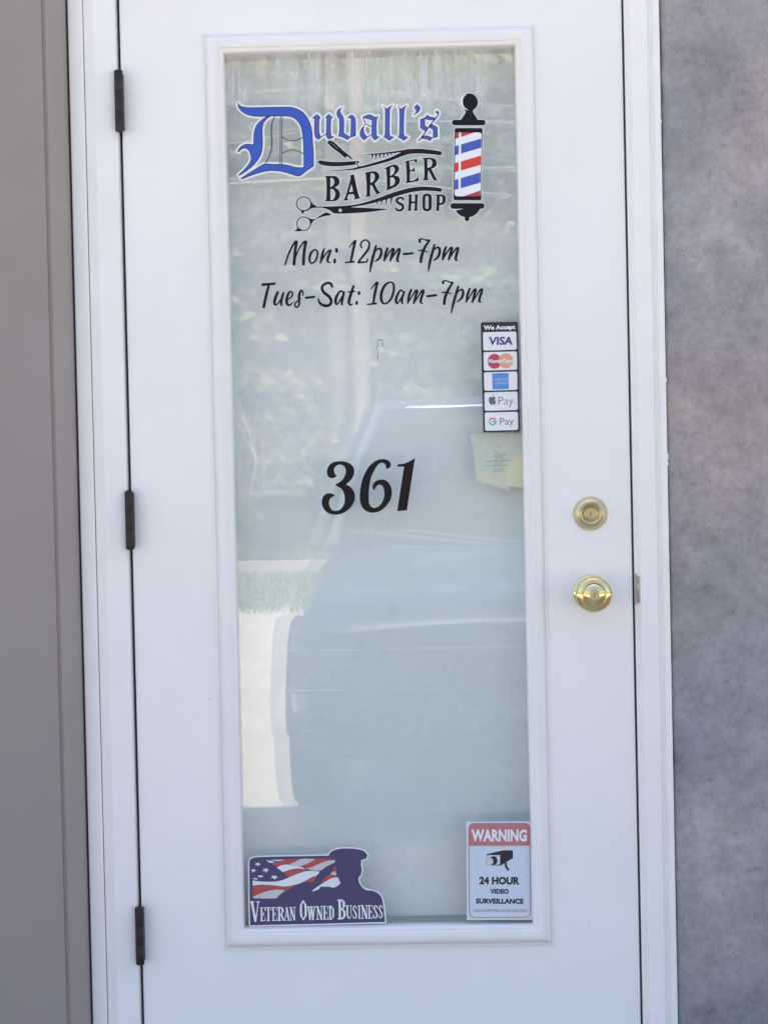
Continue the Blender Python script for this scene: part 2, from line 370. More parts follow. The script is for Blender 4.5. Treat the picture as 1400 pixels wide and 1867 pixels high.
YG = 0.0100       # outer face of the outer pane
pane = box('glass_pane', GX0 - .003, GX1 + .003, YG, YG + 0.003, GZ0 - .003, GZ1 + .003, glass_mat('outer_glass', 0.050, True, wave=0.008), door)
pane['label'] = 'outer pane with dried white streaks along its top edge'
ip = box('glass_pane', GX0 - .003, GX1 + .003, -0.0015, 0.0015, GZ0 - .003, GZ1 + .003, glass_mat('inner_glass', 0.036, False, (0.985, 1.0, 0.995), wave=0.012), door)
xm = (GX0 + GX1) / 2
ip.data.transform(Matrix.Translation((-xm, 0, 0))); ip.data.transform(Matrix.Rotation(R(0.42), 4, 'Z')); ip.data.transform(Matrix.Translation((xm, YG + 0.0125, 0)))
film = box('privacy_film', GX0 - .003, GX1 + .003, 0.0620, 0.0632, GZ0 - .003, GZ1 + .003, mat('pale_blue_grey_film', (0.825, 0.84, 0.85), 0.6, var=0.04, vscale=2.2), door)
film['label'] = 'pale blue grey privacy backing behind the panes'
box('spacer_bar', GX0 - .0025, GX1 + .0025, YG + 0.0181, 0.0610, GZ0 - 0.0025, GZ0 + 0.004, mat('spacer', (0.30, 0.31, 0.32), 0.5), door)

# hinges
HX = -0.4662
for z0, z1, dx in ((2.077, 2.187, -0.0005), (1.312, 1.418, 0.0), (0.545, 0.650, -0.0003)):
    hg = box('hinge', HX + dx - 0.0070, HX + dx + 0.0066, -0.0200, 0.012, z0 + 0.003, z1 - 0.003, M_BRONZE, door, 0.0012)
    hg['label'] = 'dark bronze hinge'
    bm = bmesh.new(); n = 3; L = (z1 - z0) / n
    for k in range(n):
        a, b_ = z0 + k * L + 0.0001, z0 + (k + 1) * L - 0.0001
        rr = 0.0080
        tube(bm, [(HX + dx, -0.0205, a), (HX + dx, -0.0205, a + 0.0004), (HX + dx, -0.0205, b_ - 0.0004), (HX + dx, -0.0205, b_)], [rr * .97, rr, rr, rr * .97], 24)
    kn = from_bm('knuckle', bm, M_BRONZE, hg, 50)
    bm = bmesh.new()
    for zc, s in ((z1, 1), (z0, -1)):
        tube(bm, [(HX + dx, -0.0205, zc - s * .001), (HX + dx, -0.0205, zc + s * 0.001), (HX + dx, -0.0205, zc + s * 0.0022)], [0.0058, 0.0055, 0.003], 16)
    from_bm('pin', bm, M_BRONZE, hg, 50)

# deadbolt and knob
BXc, BZc = 0.3785, 1.359
bm = bmesh.new(); lathe_y(bm, [(.0312, 0), (.0312, .002), (.0300, .0045), (.0225, .0130), (.0212, .0138), (.0205, .0128), (.0199, .0128), (.0196, .0142), (.0188, .0150), (.0176, .0146), (.0160, .0120), (.0120, .0070), (.0096, .0062), (.0090, .0064), (.0088, .0096), (.0080, .0103), (0, .0103)], BXc, BZc)
db = from_bm('deadbolt', bm, M_BRASSM, door, 40); db['label'] = 'satin brass deadbolt cylinder'
box('key_slot', BXc - .0006, BXc + .0006, -0.0106, -0.0095, BZc - .0055, BZc + .0035, M_DARK, db)
KXc, KZc = 0.3775, 1.2135
bm = bmesh.new(); lathe_y(bm, [(.0330, 0), (.0332, .002), (.0315, .0045), (.0240, .0080), (.0170, .0110), (.0135, .0150), (.0130, .0270), (.0170, .0310), (.0250, .0360), (.0305, .0425), (.0332, .0500), (.0334, .0545), (.0320, .0590), (.0285, .0630), (.0245, .0652), (.0222, .0660), (.0214, .0652), (.0206, .0652), (.0200, .0662), (.0185, .0680), (.0150, .0705), (.0115, .0722), (.0095, .0728), (.0088, .0724), (.0084, .0724), (0, .0724)], KXc, KZc)
kb = from_bm('door_knob', bm, M_BRASS, door, 40); kb['label'] = 'round polished brass door knob'
bm = bmesh.new(); lathe_y(bm, [(.0083, .0722), (.0083, .0732), (.0078, .0737), (0, .0737)], KXc, KZc); from_bm('key_cylinder', bm, M_BRASSM, kb, 40)
box('key_slot', KXc - .0006, KXc + .0006, -0.0740, -0.0730, KZc - .0045, KZc + .0045, M_DARK, kb)
# small specks of dirt on the door skin
bm = bmesh.new()
for (x, z, r) in ((0.31, 1.15, .0006), (0.42, 1.05, .0005), (-0.38, 0.72, .0008), (0.1, 0.47, .0007), (0.36, 0.60, .0007), (-0.3295, 1.031, .0011), (-0.327, 1.028, .0007), (0.4, 0.8, .0006), (0.33, 1.9, .0006), (-0.4, 1.6, .0006), (-0.1, 2.29, .0008)):
    bmesh.ops.create_icosphere(bm, subdivisions=1, radius=r, matrix=Matrix.Translation((x, -0.0002, z)))
from_bm('dirt_speck', bm, mat('dirt', (0.12, 0.10, 0.09), 0.9), door, 60)
# ============================================================ LETTERING AND STICKERS ON THE GLASS
# Outlines are drawn in millimetre-fine sheet coordinates (u right, v down, about 1 mm per unit) and laid on the glass.
def on_plane(u, v, y):
    """sheet coordinates -> point on the plane at depth y"""
    u = np.asarray(u, float); v = np.asarray(v, float)
    d = np.stack([(u - IW / 2) / FPX, -(v - IH / 2) / FPX, -np.ones_like(u)], -1) @ MROT.T
    t = (y - CAM[1]) / d[..., 1]
    return CAM + t[..., None] * d
def seg_d(X, Y, ax, ay, bx_, by_):
    vx, vy = bx_ - ax, by_ - ay; L = vx * vx + vy * vy
    t = np.clip(((X - ax) * vx + (Y - ay) * vy) / (L if L > 1e-12 else 1), 0, 1)
    return np.hypot(X - ax - t * vx, Y - ay - t * vy), t
class Sheet:
    """signed distance field of a union of polygons and brush strokes -> mesh of everything below a level"""
    def __init__(s): s.pr = []
    def poly(s, loops, sm=True, cut=False):
        if not isinstance(loops[0][0], (list, tuple)): loops = [loops]
        s.pr.append(('p', [smooth_loop(l) if sm else l for l in loops], cut)); return s
    def stroke(s, pts, sm=True, cut=False):      # (u, v, width)
        s.pr.append(('s', smooth_line(pts) if sm and len(pts) > 2 else pts, cut)); return s
    def field(s, margin, step):
        allp = [p for k in s.pr for l in (k[1] if k[0] == 'p' else [k[1]]) for p in l]
        mw = max([p[2] for k in s.pr if k[0] == 's' for p in k[1]] + [0]) / 2 + margin + 2 * step
        s.x0 = min(p[0] for p in allp) - mw; s.y0 = min(p[1] for p in allp) - mw
        nx = int((max(p[0] for p in allp) + mw - s.x0) / step) + 2; ny = int((max(p[1] for p in allp) + mw - s.y0) / step) + 2
        F = np.full((ny, nx), 99.0)
        for k, data, cut in s.pr:
            pts = [p for l in data for p in l] if k == 'p' else data
            r = mw + 0.5
            i0 = max(0, int((min(p[0] for p in pts) - r - s.x0) / step)); i1 = min(nx, int((max(p[0] for p in pts) + r - s.x0) / step) + 2)
            j0 = max(0, int((min(p[1] for p in pts) - r - s.y0) / step)); j1 = min(ny, int((max(p[1] for p in pts) + r - s.y0) / step) + 2)
            X, Y = np.meshgrid(s.x0 + np.arange(i0, i1) * step, s.y0 + np.arange(j0, j1) * step)
            if k == 'p':
                D = np.full(X.shape, 99.0); ins = np.zeros(X.shape, bool)
                for l in data:
                    for a, b in zip(l, l[1:] + l[:1]):
                        D = np.minimum(D, seg_d(X, Y, a[0], a[1], b[0], b[1])[0])
                        if a[1] != b[1]:
                            c = ((a[1] > Y) != (b[1] > Y)) & (X < (b[0] - a[0]) * (Y - a[1]) / (b[1] - a[1]) + a[0]); ins ^= c
                D = np.where(ins, -D, D)
            else:
                D = np.full(X.shape, 99.0)
                for a, b in zip(data, data[1:]):
                    d, t = seg_d(X, Y, a[0], a[1], b[0], b[1]); D = np.minimum(D, d - (a[2] + (b[2] - a[2]) * t) / 2)
            W = F[j0:j1, i0:i1]
            F[j0:j1, i0:i1] = np.maximum(W, -D) if cut else np.minimum(W, D)
        s.F, s.step = F, step; return s
    def mesh(s, name, m, parent, level=0.0, layer=1, step=0.5, y=None, refield=True):
        if refield: s.field(max(level, 0), step)
        F = s.F - level; st = s.step; ny, nx = F.shape
        ins = F < 0; vid = {}; V = []; faces = []
        def gv(i, j):
            k = (i, j)
            if k not in vid: vid[k] = len(V); V.append((s.x0 + i * st, s.y0 + j * st))
            return vid[k]
        def ev(i, j, i2, j2):
            k = (i, j, i2, j2)
            if k not in vid:
                a, b = F[j, i], F[j2, i2]; t = a / (a - b); vid[k] = len(V)
                V.append((s.x0 + (i + (i2 - i) * t) * st, s.y0 + (j + (j2 - j) * t) * st))
            return vid[k]
        cnt = ins[:-1, :-1].astype(int) + ins[1:, :-1] + ins[:-1, 1:] + ins[1:, 1:]
        for j in range(ny - 1):
            row = cnt[j]; nz = np.nonzero(row)[0]
            if not len(nz): continue
            run = None; last = -2
            for i in nz:
                if row[i] == 4:
                    if run is None or last != i - 1:
                        if run is not None: faces.append((gv(run, j), gv(last + 1, j), gv(last + 1, j + 1), gv(run, j + 1)))
                        run = i
                    last = i
                else:
                    if run is not None: faces.append((gv(run, j), gv(last + 1, j), gv(last + 1, j + 1), gv(run, j + 1))); run = None
                    c = ((i, j), (i + 1, j), (i + 1, j + 1), (i, j + 1)); f = []
                    for q in range(4):
                        a, b = c[q], c[(q + 1) % 4]
                        A, B = ins[a[1], a[0]], ins[b[1], b[0]]
                        if A: f.append(gv(*a))
                        if A != B:
                            f.append(ev(*a, *b) if a <= b else ev(*b, *a))
                    if len(f) >= 3: faces.append(tuple(f))
            if run is not None: faces.append((gv(run, j), gv(last + 1, j), gv(last + 1, j + 1), gv(run, j + 1)))
        if not V: return None
        A = np.array(V); yy = (YG - 0.0003 - 0.00022 * layer) if y is None else y
        W = on_plane(A[:, 0], A[:, 1], yy)
        return pydata(name, [tuple(p) for p in W.tolist()], [f[::-1] for f in faces], m, parent)
def smooth_line(pts, n=5):
    P_ = [np.array(p, float) for p in pts]; out = []
    for i in range(len(P_) - 1):
        p0, p1, p2, p3 = P_[max(i - 1, 0)], P_[i], P_[i + 1], P_[min(i + 2, len(P_) - 1)]
        for k in range(n):
            t = k / n; out.append(tuple(0.5 * (2 * p1 + (p2 - p0) * t + (2 * p0 - 5 * p1 + 4 * p2 - p3) * t * t + (3 * p1 - p0 - 3 * p2 + p3) * t ** 3)))
    out.append(tuple(P_[-1])); return [(x, y, max(w_, 0.2)) for x, y, w_ in out]
def smooth_loop(l, n=4, cang=48):
    P_ = [np.array(p[:2], float) for p in l]; N = len(P_); corner = []
    for i in range(N):
        a = P_[i] - P_[i - 1]; b = P_[(i + 1) % N] - P_[i]
        an = abs(math.degrees(math.atan2(a[0] * b[1] - a[1] * b[0], a @ b))); corner.append(an > cang)
    out = []
    for i in range(N):
        p0, p1, p2, p3 = P_[i - 1], P_[i], P_[(i + 1) % N], P_[(i + 2) % N]
        L = np.linalg.norm(p2 - p1); 
        def tan(pa, pb, pc, cr, fallback):
            if cr: return fallback
            d = pc - pa; nn = np.linalg.norm(d)
            return d / nn * L if nn > 0 else fallback
        t1 = tan(p0, p1, p2, corner[i], p2 - p1); t2 = tan(p1, p2, p3, corner[(i + 1) % N], p2 - p1)
        for k in range(n):
            t = k / n; h = (2 * t ** 3 - 3 * t ** 2 + 1, t ** 3 - 2 * t ** 2 + t, -2 * t ** 3 + 3 * t ** 2, t ** 3 - t ** 2)
            out.append(tuple(h[0] * p1 + h[1] * t1 + h[2] * p2 + h[3] * t2))
    return out
def Z(x0, y0, s, pts, dx=0, dy=0):
    return [(x0 + (p[0] + dx) / s, y0 + (p[1] + dy) / s) + ((p[2] / s,) if len(p) > 2 else ()) for p in pts]
def circ(cx, cy, r, n=28, ry=None): return [(cx + r * math.cos(2 * math.pi * k / n), cy + (ry or r) * math.sin(2 * math.pi * k / n)) for k in range(n)]
def rrect(q, r, n=5):     # rounded quad: corners tl, tr, br, bl
    out = []; q = [np.array(p, float) for p in q]
    for i in range(4):
        p, a, b = q[i], q[i - 1], q[(i + 1) % 4]
        u = (a - p) / np.linalg.norm(a - p) * r; v = (b - p) / np.linalg.norm(b - p) * r
        for k in range(n + 1):
            t = k / n; out.append(tuple(p + u * (1 - t) ** 2 + v * t ** 2))
    return out

V_BLACK = mat('black_vinyl', (0.009, 0.007, 0.010), 0.5, spec=0.2)
V_BLUE = mat('blue_vinyl', (0.030, 0.090, 0.46), 0.4)
V_BLUE2 = mat('violet_blue_vinyl', (0.055, 0.095, 0.44), 0.4)
V_HALO = mat('pale_vinyl_border', (0.74, 0.74, 0.77), 0.45)
V_WHITE = mat('white_vinyl', (0.80, 0.81, 0.84), 0.4)
V_LINE = mat('dark_grey_vinyl', (0.07, 0.075, 0.10), 0.45)

# ---------------------------------------------------------------- shop name
logo = empty('window_lettering', 'blue blackletter and black shop name with scissors and striped pole across the glass top', 'window decal', (-0.0, YG, 2.0))
D1 = Z(400, 160, 4.667, [(156, 125), (175, 148), (205, 160), (260, 165), (400, 162), (560, 160), (620, 163), (680, 185), (730, 225), (765, 285), (785, 350), (793, 440), (800, 560), (802, 662), (740, 705), (678, 748), (620, 735), (540, 712), (460, 702), (400, 706), (330, 724), (260, 747), (190, 775), (184, 768), (255, 720), (320, 680), (370, 650), (400, 645), (470, 648), (540, 648), (600, 660), (660, 675), (718, 674), (717, 560), (712, 430), (700, 350), (680, 300), (640, 258), (590, 240), (540, 238), (415, 238), (330, 240), (260, 232), (200, 205), (165, 165)])
D2 = Z(400, 160, 4.667, [(415, 236), (370, 262), (320, 310), (297, 370), (292, 430), (290, 482), (250, 475), (215, 480), (180, 500), (155, 538), (165, 542), (190, 518), (220, 512), (250, 530), (268, 580), (265, 620), (240, 660), (200, 705), (163, 738), (172, 742), (230, 705), (290, 655), (340, 590), (362, 530), (368, 460), (365, 360), (375, 300), (400, 265), (435, 238)])
big = Sheet().poly(D1).poly(D2)
thin = [Z(400, 160, 4.667, q) for q in ([(519, 238, 7), (518, 440, 7), (516, 645, 7)], [(533, 238, 7), (532, 440, 7), (530, 645, 7)], [(472, 240, 8), (450, 290, 12), (442, 360, 13), (446, 450, 13), (440, 530, 12), (420, 590, 10), (392, 640, 8)], [(533, 412, 8), (560, 432, 8), (610, 446, 8), (660, 442, 8), (714, 415, 8)], [(533, 555, 8), (570, 535, 8), (620, 525, 8), (670, 535, 8), (720, 560, 8)])]
ls = Sheet()
for t in thin: ls.stroke(t)
u1 = [[(92, 350), (135, 310), (180, 275), (245, 335), (220, 368), (220, 620), (255, 690), (205, 740), (150, 690), (132, 600), (135, 352)], [(330, 330), (395, 275), (465, 335), (435, 368), (432, 640), (450, 682), (490, 670), (450, 712), (385, 722), (355, 690), (350, 600), (356, 350)]]
v1 = [[(640, 150), (605, 195), (605, 240), (650, 310), (668, 370), (668, 620), (785, 690), (730, 742), (640, 690), (560, 675), (582, 640), (585, 370), (550, 310), (540, 240), (570, 190)], [(728, 350), (810, 280), (860, 320), (882, 380), (882, 665), (785, 702), (792, 660), (800, 360), (765, 338)]]
a1 = [[(1018, 325), (1130, 280), (1230, 320), (1265, 325), (1295, 303), (1268, 370), (1262, 640), (1285, 690), (1325, 680), (1235, 750), (1190, 700), (1178, 640), (1180, 380), (1030, 335)], [(1062, 450), (1030, 510), (1035, 600), (1060, 650), (1100, 690), (1040, 750), (980, 690), (962, 620), (985, 550)]]
l1 = [[(183, 120), (250, 178), (285, 148), (360, 108), (322, 150), (306, 200), (300, 640), (320, 672), (378, 690), (300, 752), (193, 685), (218, 650), (222, 195), (210, 150)]]
ap = [[(748, 150), (800, 95), (860, 150), (840, 220), (738, 297), (785, 235), (782, 190)]]
s1 = [[(863, 370), (945, 338), (945, 480), (1005, 525), (958, 587), (863, 525)], [(945, 342), (985, 290), (1040, 320), (1130, 335), (1110, 385), (1030, 378), (950, 362)], [(1072, 458), (1172, 510), (1176, 690), (1095, 707), (1095, 555), (1028, 515)], [(868, 722), (930, 668), (1010, 675), (1085, 702), (1045, 755), (960, 728), (905, 718)]]
hair = {'u': [[(250, 690, 9), (352, 630, 9)]], 'a': [[(1018, 325, 9), (1062, 445, 10)], [(1062, 450, 9), (1175, 498, 9)], [(1095, 692, 9), (1182, 637, 9)]], 's': [[(1168, 235, 44), (1178, 245, 40)], [(1192, 240, 12), (1180, 300, 13), (1110, 390, 13), (1005, 525, 14), (900, 680, 16), (833, 755, 16)]]}
script = []
for key, ls_, ox, off in (('u', u1, 560, 0), ('v', v1, 560, 0), ('a', a1, 560, 0), ('l', l1, 680, 0), ('l', l1, 680, 262), ('q', ap, 680, 0), ('s', s1, 680, 0)):
    sh = Sheet()
    for q in ls_: sh.poly(Z(ox, 180, 10, q, off, 3 if off else 0))
    for q in hair.get(key, []): sh.stroke(Z(ox, 180, 10, q, off), sm=len(q) > 2)
    script.append(sh)
halo = Sheet(); halo.pr = big.pr + [p for sh in script for p in sh.pr]
halo.mesh('border', V_HALO, logo, 3.9, 0, 0.6)
# the gaps inside the initial stay clear glass: a narrow border only beside the strokes
o = big.mesh('large_initial', V_BLACK, logo, 0.35, 1); big.mesh('initial_face', V_BLUE, o, -0.85, 2, refield=False)
ls.mesh('initial_hairlines', V_LINE, logo, 0.0, 1)
for sh in script:
    o = sh.mesh('letter', V_BLACK, logo, 0.25, 1); sh.mesh('letter_face', V_BLUE2, o, -0.95, 2, refield=False)

# razor, comb wave, scissors
rz = Sheet().poly(Z(570, 250, 10, [(268, 100), (290, 65), (330, 58), (400, 92), (560, 240), (650, 310), (748, 402), (700, 392), (630, 340), (592, 375), (480, 280), (350, 180)])).poly(Z(570, 250, 10, [(92, 440), (130, 416), (220, 430), (400, 445), (600, 440), (760, 428), (842, 428), (847, 455), (800, 488), (700, 505), (500, 525), (320, 522), (180, 502), (110, 470)])).stroke(Z(570, 250, 10, [(800, 478, 15), (855, 548, 15)]))
rz.stroke(Z(570, 250, 10, [(795, 459, 26), (796, 460, 26)]), cut=True)
cw = Sheet().stroke([(588, 310.6, .5), (615, 310, 1.5), (640, 308, 2.8), (655, 305, 4), (670, 301.5, 4.6), (690, 296, 5), (710, 290, 5.6), (730, 281.5, 7), (745, 276, 8.6), (765, 274.8, 8.8), (785, 276.3, 8), (801.5, 278.6, 7.6)]).stroke([(661, 280.4, .6), (680, 280.3, 2.2), (705, 278, 2.6), (730, 275.3, 3.4), (745, 273, 4.5)])
for (tx, ty, rx, ry) in ((677.6, 292.5, 679.5, 281), (683.8, 293, 686, 281), (691.2, 291, 692.8, 280.5), (698.8, 288.5, 700, 280), (706.0, 285.3, 707, 279), (713, 283, 713.5, 278), (720, 280.5, 720.3, 277.5)):
    cw.poly([(rx - 2.2, ry - 1), (rx + 2.2, ry - 1), (tx, ty)], sm=False)
w2 = Sheet().stroke([(575, 376.5, 1.5), (600, 377.2, 3), (635, 375.6, 3.4), (660, 371.8, 4.2), (685, 365.2, 6.2), (710, 357, 8.2), (730, 350.6, 8.4), (750, 345.6, 8.2), (770, 343.3, 7.6), (790, 344, 7.2), (802, 345.6, 7)])
for (tx, ty, rx, ry) in ((679, 371.5, 681, 366), (687, 374, 689, 363), (694.7, 375.5, 697, 361), (703, 376, 705.5, 358), (711.6, 377, 714.5, 356)):
    w2.poly([(rx - 2.5, ry - 1), (rx + 2.6, ry - 2), (tx, ty)], sm=False)
S5 = lambda q: Z(520, 340, 6.364, q)
w2.poly(S5([(340, 205), (380, 235), (500, 232), (740, 236), (980, 246), (1200, 257), (1190, 262), (1000, 290), (850, 302), (570, 310), (520, 275), (450, 248), (380, 242), (320, 245)]))
w2.stroke(S5([(637, 272, 38), (638, 272, 38)]), cut=True)
w2.stroke(S5([(215 + 84 * math.cos(a * math.pi / 12), 197 + 80 * math.sin(a * math.pi / 12), 13) for a in range(25)]))
w2.poly(S5([(172, 268), (190, 295), (205, 324), (218, 295), (245, 268), (210, 280)])).poly(S5([(300, 165), (322, 195), (345, 218), (385, 235), (340, 242), (295, 255), (250, 285), (235, 275), (285, 240), (302, 210)]))
w2.stroke(S5([(215 + 80 * math.cos(a * math.pi / 12), 428 + 78 * math.sin(a * math.pi / 12), 13) for a in range(25)]))
w2.poly(S5([(262, 355), (300, 372), (345, 372), (400, 335), (470, 298), (505, 305), (542, 328), (500, 334), (430, 348), (370, 370), (330, 395), (305, 430), (285, 470), (285, 420), (290, 390)])).poly(S5([(133, 470), (150, 488), (215, 508), (150, 518), (88, 505), (130, 500)]))
for nm, sh in (('razor', rz), ('comb', cw), ('scissors', w2)):
    o = sh.mesh(nm + '_border', V_HALO, logo, 1.15, 0); sh.mesh(nm, V_BLACK, logo, 0.0, 1, refield=False)
bm_ = Sheet().stroke(Z(570, 250, 10, [(330, 95, 10), (400, 150, 14), (470, 215, 6)])).mesh('razor_gleam', mat('grey_vinyl', (0.16, 0.16, 0.17), 0.4), logo, 0, 2)

# BARBER and SHOP
T3 = lambda q: Z(570, 250, 10, q)
T4 = lambda q: Z(690, 260, 10, q)
LT = [
 (T3, [(218, 700), (400, 700), (455, 725), (490, 790), (475, 860), (405, 912), (470, 955), (500, 1030), (490, 1090), (450, 1140), (380, 1162), (213, 1162), (245, 1120), (245, 740)], [[(325, 735), (365, 740), (393, 790), (380, 860), (325, 905)], [(325, 935), (380, 950), (412, 1015), (400, 1090), (365, 1138), (325, 1138)]]),
 (T3, [(678, 690), (752, 672), (845, 1075), (882, 1108), (744, 1134), (768, 1095), (745, 1035), (655, 1040), (632, 1095), (652, 1144), (556, 1152), (592, 1090), (688, 745)], [[(706, 845), (735, 985), (668, 997)]]),
 (T3, [(948, 642), (1100, 612), (1175, 630), (1218, 700), (1200, 765), (1130, 845), (1205, 980), (1248, 1002), (1165, 1042), (1075, 870), (1052, 870), (1048, 1035), (1072, 1065), (945, 1092), (980, 1050), (968, 680)], [[(1055, 655), (1100, 650), (1132, 700), (1110, 790), (1055, 828)]]),
 (T4, [(108, 458), (250, 400), (325, 398), (374, 440), (368, 505), (290, 592), (365, 610), (392, 670), (370, 745), (300, 805), (108, 882), (150, 835), (140, 485)], [[(215, 450), (265, 430), (300, 480), (270, 560), (215, 600)], [(215, 632), (270, 630), (305, 690), (280, 755), (215, 790)]]),
 (T4, [(468, 335), (706, 288), (702, 367), (680, 355), (645, 322), (562, 337), (575, 492), (610, 488), (662, 435), (662, 542), (625, 515), (575, 522), (572, 692), (640, 680), (690, 650), (732, 598), (732, 692), (472, 742), (510, 700), (498, 352)], []),
 (T4, [(788, 275), (960, 268), (1040, 298), (1064, 370), (1040, 430), (965, 470), (1060, 660), (1098, 690), (1010, 682), (985, 640), (908, 490), (898, 640), (930, 677), (798, 682), (830, 640), (828, 300)], [[(890, 300), (950, 300), (982, 355), (960, 430), (895, 455)]])]
for f, outer, holes in LT:
    sh = Sheet().poly([f(outer)] + [f(h) for h in holes]); sh.mesh('letter_border', V_HALO, logo, 1.15, 0); sh.mesh('letter', V_BLACK, logo, 0, 1, refield=False)
ss = Sheet().stroke(T4([(452, 1035, 34), (440, 1008, 36), (395, 998, 40), (345, 1018, 44), (332, 1060, 46), (370, 1097, 50), (430, 1130, 50), (446, 1180, 48), (410, 1225, 42), (350, 1227, 40), (318, 1195, 38)]))
hh = Sheet().poly(T4([(540, 940), (612, 937), (602, 980), (604, 1065), (662, 1062), (664, 985), (655, 940), (728, 935), (716, 985), (708, 1190), (716, 1235), (645, 1237), (657, 1190), (660, 1100), (600, 1103), (592, 1190), (598, 1237), (528, 1238), (542, 1190), (552, 990)]), sm=False)
oo = Sheet().poly([T4(rrect([(800, 922), (972, 922), (970, 1247), (798, 1247)], 85)), T4(rrect([(855, 968), (912, 968), (910, 1200), (853, 1200)], 28))], sm=False)
pp = Sheet().poly([T4([(1042, 940), (1170, 938), (1215, 960), (1228, 1010), (1222, 1080), (1180, 1125), (1112, 1133), (1106, 1195), (1112, 1238), (1040, 1240), (1054, 1195), (1060, 985)]), T4([(1116, 972), (1150, 972), (1166, 1000), (1164, 1070), (1145, 1092), (1114, 1094)])], sm=False)
for sh in (ss, hh, oo, pp):
    sh.mesh('letter_border', V_HALO, logo, 1.15, 0); sh.mesh('letter', V_BLACK, logo, 0, 1, refield=False)

# striped pole
T7 = lambda q: Z(815, 160, 7.4625, q)
pt = Sheet().poly(T7(circ(300, 190, 120))).poly(T7([(245, 295), (352, 295), (358, 335), (385, 375), (425, 440), (180, 440), (225, 375), (250, 335)])).stroke(T7([(104, 467, 76), (485, 467, 76)]), sm=False)
pc = Sheet().poly(T7(rrect([(103, 542), (482, 542), (466, 1525), (86, 1525)], 26)), sm=False)
pb = Sheet().stroke(T7([(82, 1604, 76), (470, 1604, 76)]), sm=False).poly(T7([(100, 1635), (455, 1635), (405, 1705), (345, 1745), (305, 1757), (302, 1785), (240, 1785), (238, 1755), (190, 1740), (140, 1700)])).stroke(T7([(271, 1775, 62), (271, 1780, 62)]), sm=False)
for sh in (pt, pc, pb):
    sh.mesh('pole_border', V_HALO, logo, 1.3, 0); sh.mesh('pole_outline', V_BLACK, logo, 0, 1, refield=False)
wh = Sheet().poly(T7(rrect([(114, 602), (470, 602), (458, 1472), (100, 1472)], 42)), sm=False).mesh('pole_glass', V_WHITE, logo, 0, 2)
V_RED = mat('red_vinyl', (0.62, 0.045, 0.035), 0.4); V_REDD = mat('crimson_vinyl', (0.46, 0.035, 0.07), 0.4)
for q, m_ in (([(114, 602), (372, 602), (112, 690)], V_REDD), ([(113, 788), (465, 685), (462, 812), (109, 912)], V_BLUE2), ([(108, 1020), (462, 917), (460, 1042), (106, 1145)], V_RED), ([(105, 1250), (457, 1145), (455, 1285), (103, 1387)], V_BLUE2), ([(225, 1472), (454, 1392), (452, 1472)], V_REDD)):
    Sheet().poly(T7(q), sm=False).mesh('pole_stripe', m_, logo, 0, 3)
Sheet().poly(T7([(162, 602), (192, 602), (184, 1385), (154, 1392)]), sm=False).mesh('pole_gleam', V_WHITE, logo, 0, 4)
Sheet().stroke(T7([(262, 85, 6), (215, 120, 22), (198, 190, 30), (220, 255, 24), (285, 300, 5)])).mesh('ball_gleam', V_HALO, logo, 0, 2)
Sheet().stroke(T7([(62, 1652, 8), (120, 1653, 16), (215, 1643, 4)])).mesh('ball_gleam', V_HALO, logo, 0, 2)

# ---------------------------------------------------------------- opening hours
A6 = lambda q: Z(510, 425, 8.235, q)
A7 = lambda q: Z(670, 425, 7.778, q)
p_ = [[(120, 180, 30), (90, 290, 36), (52, 440, 36), (36, 548, 18)], [(60, 330, 12), (130, 232, 20), (180, 218, 32), (196, 270, 36), (170, 350, 34), (112, 396, 18)]]
m_ = [[(285, 210, 30), (255, 290, 38), (235, 392, 22)], [(238, 390, 14), (300, 282, 22), (350, 222, 26), (372, 228, 32), (350, 290, 38), (322, 388, 26)], [(325, 385, 14), (390, 282, 22), (435, 225, 26), (456, 232, 32), (432, 320, 38), (422, 385, 32), (452, 400, 14)]]
seven = [[(742, 118, 36), (738, 92, 32), (770, 76, 18), (815, 92, 20), (875, 100, 34)], [(870, 110, 30), (812, 200, 36), (772, 300, 42), (755, 402, 40)], [(727, 242, 18), (790, 240, 22), (853, 270, 12)]]
sh_ = lambda g, dx, dy: [[(a + dx, b + dy, c) for a, b, c in q] for q in g]
mon = [(A6, [[(80, 468, 26), (128, 325, 26), (185, 200, 28), (235, 122, 30)], [(252, 128, 42), (232, 260, 44), (214, 462, 44)], [(222, 410, 14), (280, 250, 20), (345, 150, 26), (372, 122, 28)], [(394, 128, 42), (368, 260, 42), (355, 462, 42)]]),
 (A6, [[(520, 240, 20), (470, 295, 34), (447, 370, 34), (455, 428, 28), (490, 448, 22), (540, 405, 26), (568, 320, 28), (557, 258, 26), (520, 240, 20)]]),
 (A6, [[(665, 230, 22), (640, 320, 38), (608, 452, 20)], [(610, 440, 16), (680, 325, 22), (738, 262, 26), (764, 262, 30), (735, 335, 38), (716, 400, 38), (732, 432, 26), (768, 434, 8)]]),
 (A6, [[(852, 238, 40), (855, 270, 40)], [(824, 398, 40), (824, 432, 40)]]),
 (A6, [[(1045, 207, 12), (1085, 155, 20), (1128, 108, 24)], [(1132, 118, 42), (1100, 260, 38), (1066, 425, 32)], [(988, 438, 22), (1112, 424, 28)]]),
 (A6, [[(1228, 212, 24), (1214, 170, 26), (1240, 118, 24), (1300, 100, 22), (1345, 155, 28), (1325, 240, 34), (1250, 340, 32), (1182, 425, 28)], [(1182, 436, 34), (1250, 432, 26), (1308, 425, 22), (1316, 388, 24)]]),
 (A7, p_), (A7, m_), (A7, [[(515, 292, 34), (641, 282, 28)]]), (A7, seven), (A7, sh_(p_, 828, -15)), (A7, sh_(m_, 828, -15))]
A8 = lambda q: Z(465, 500, 6.667, q)
A9 = lambda q: Z(660, 500, 6.087, q)
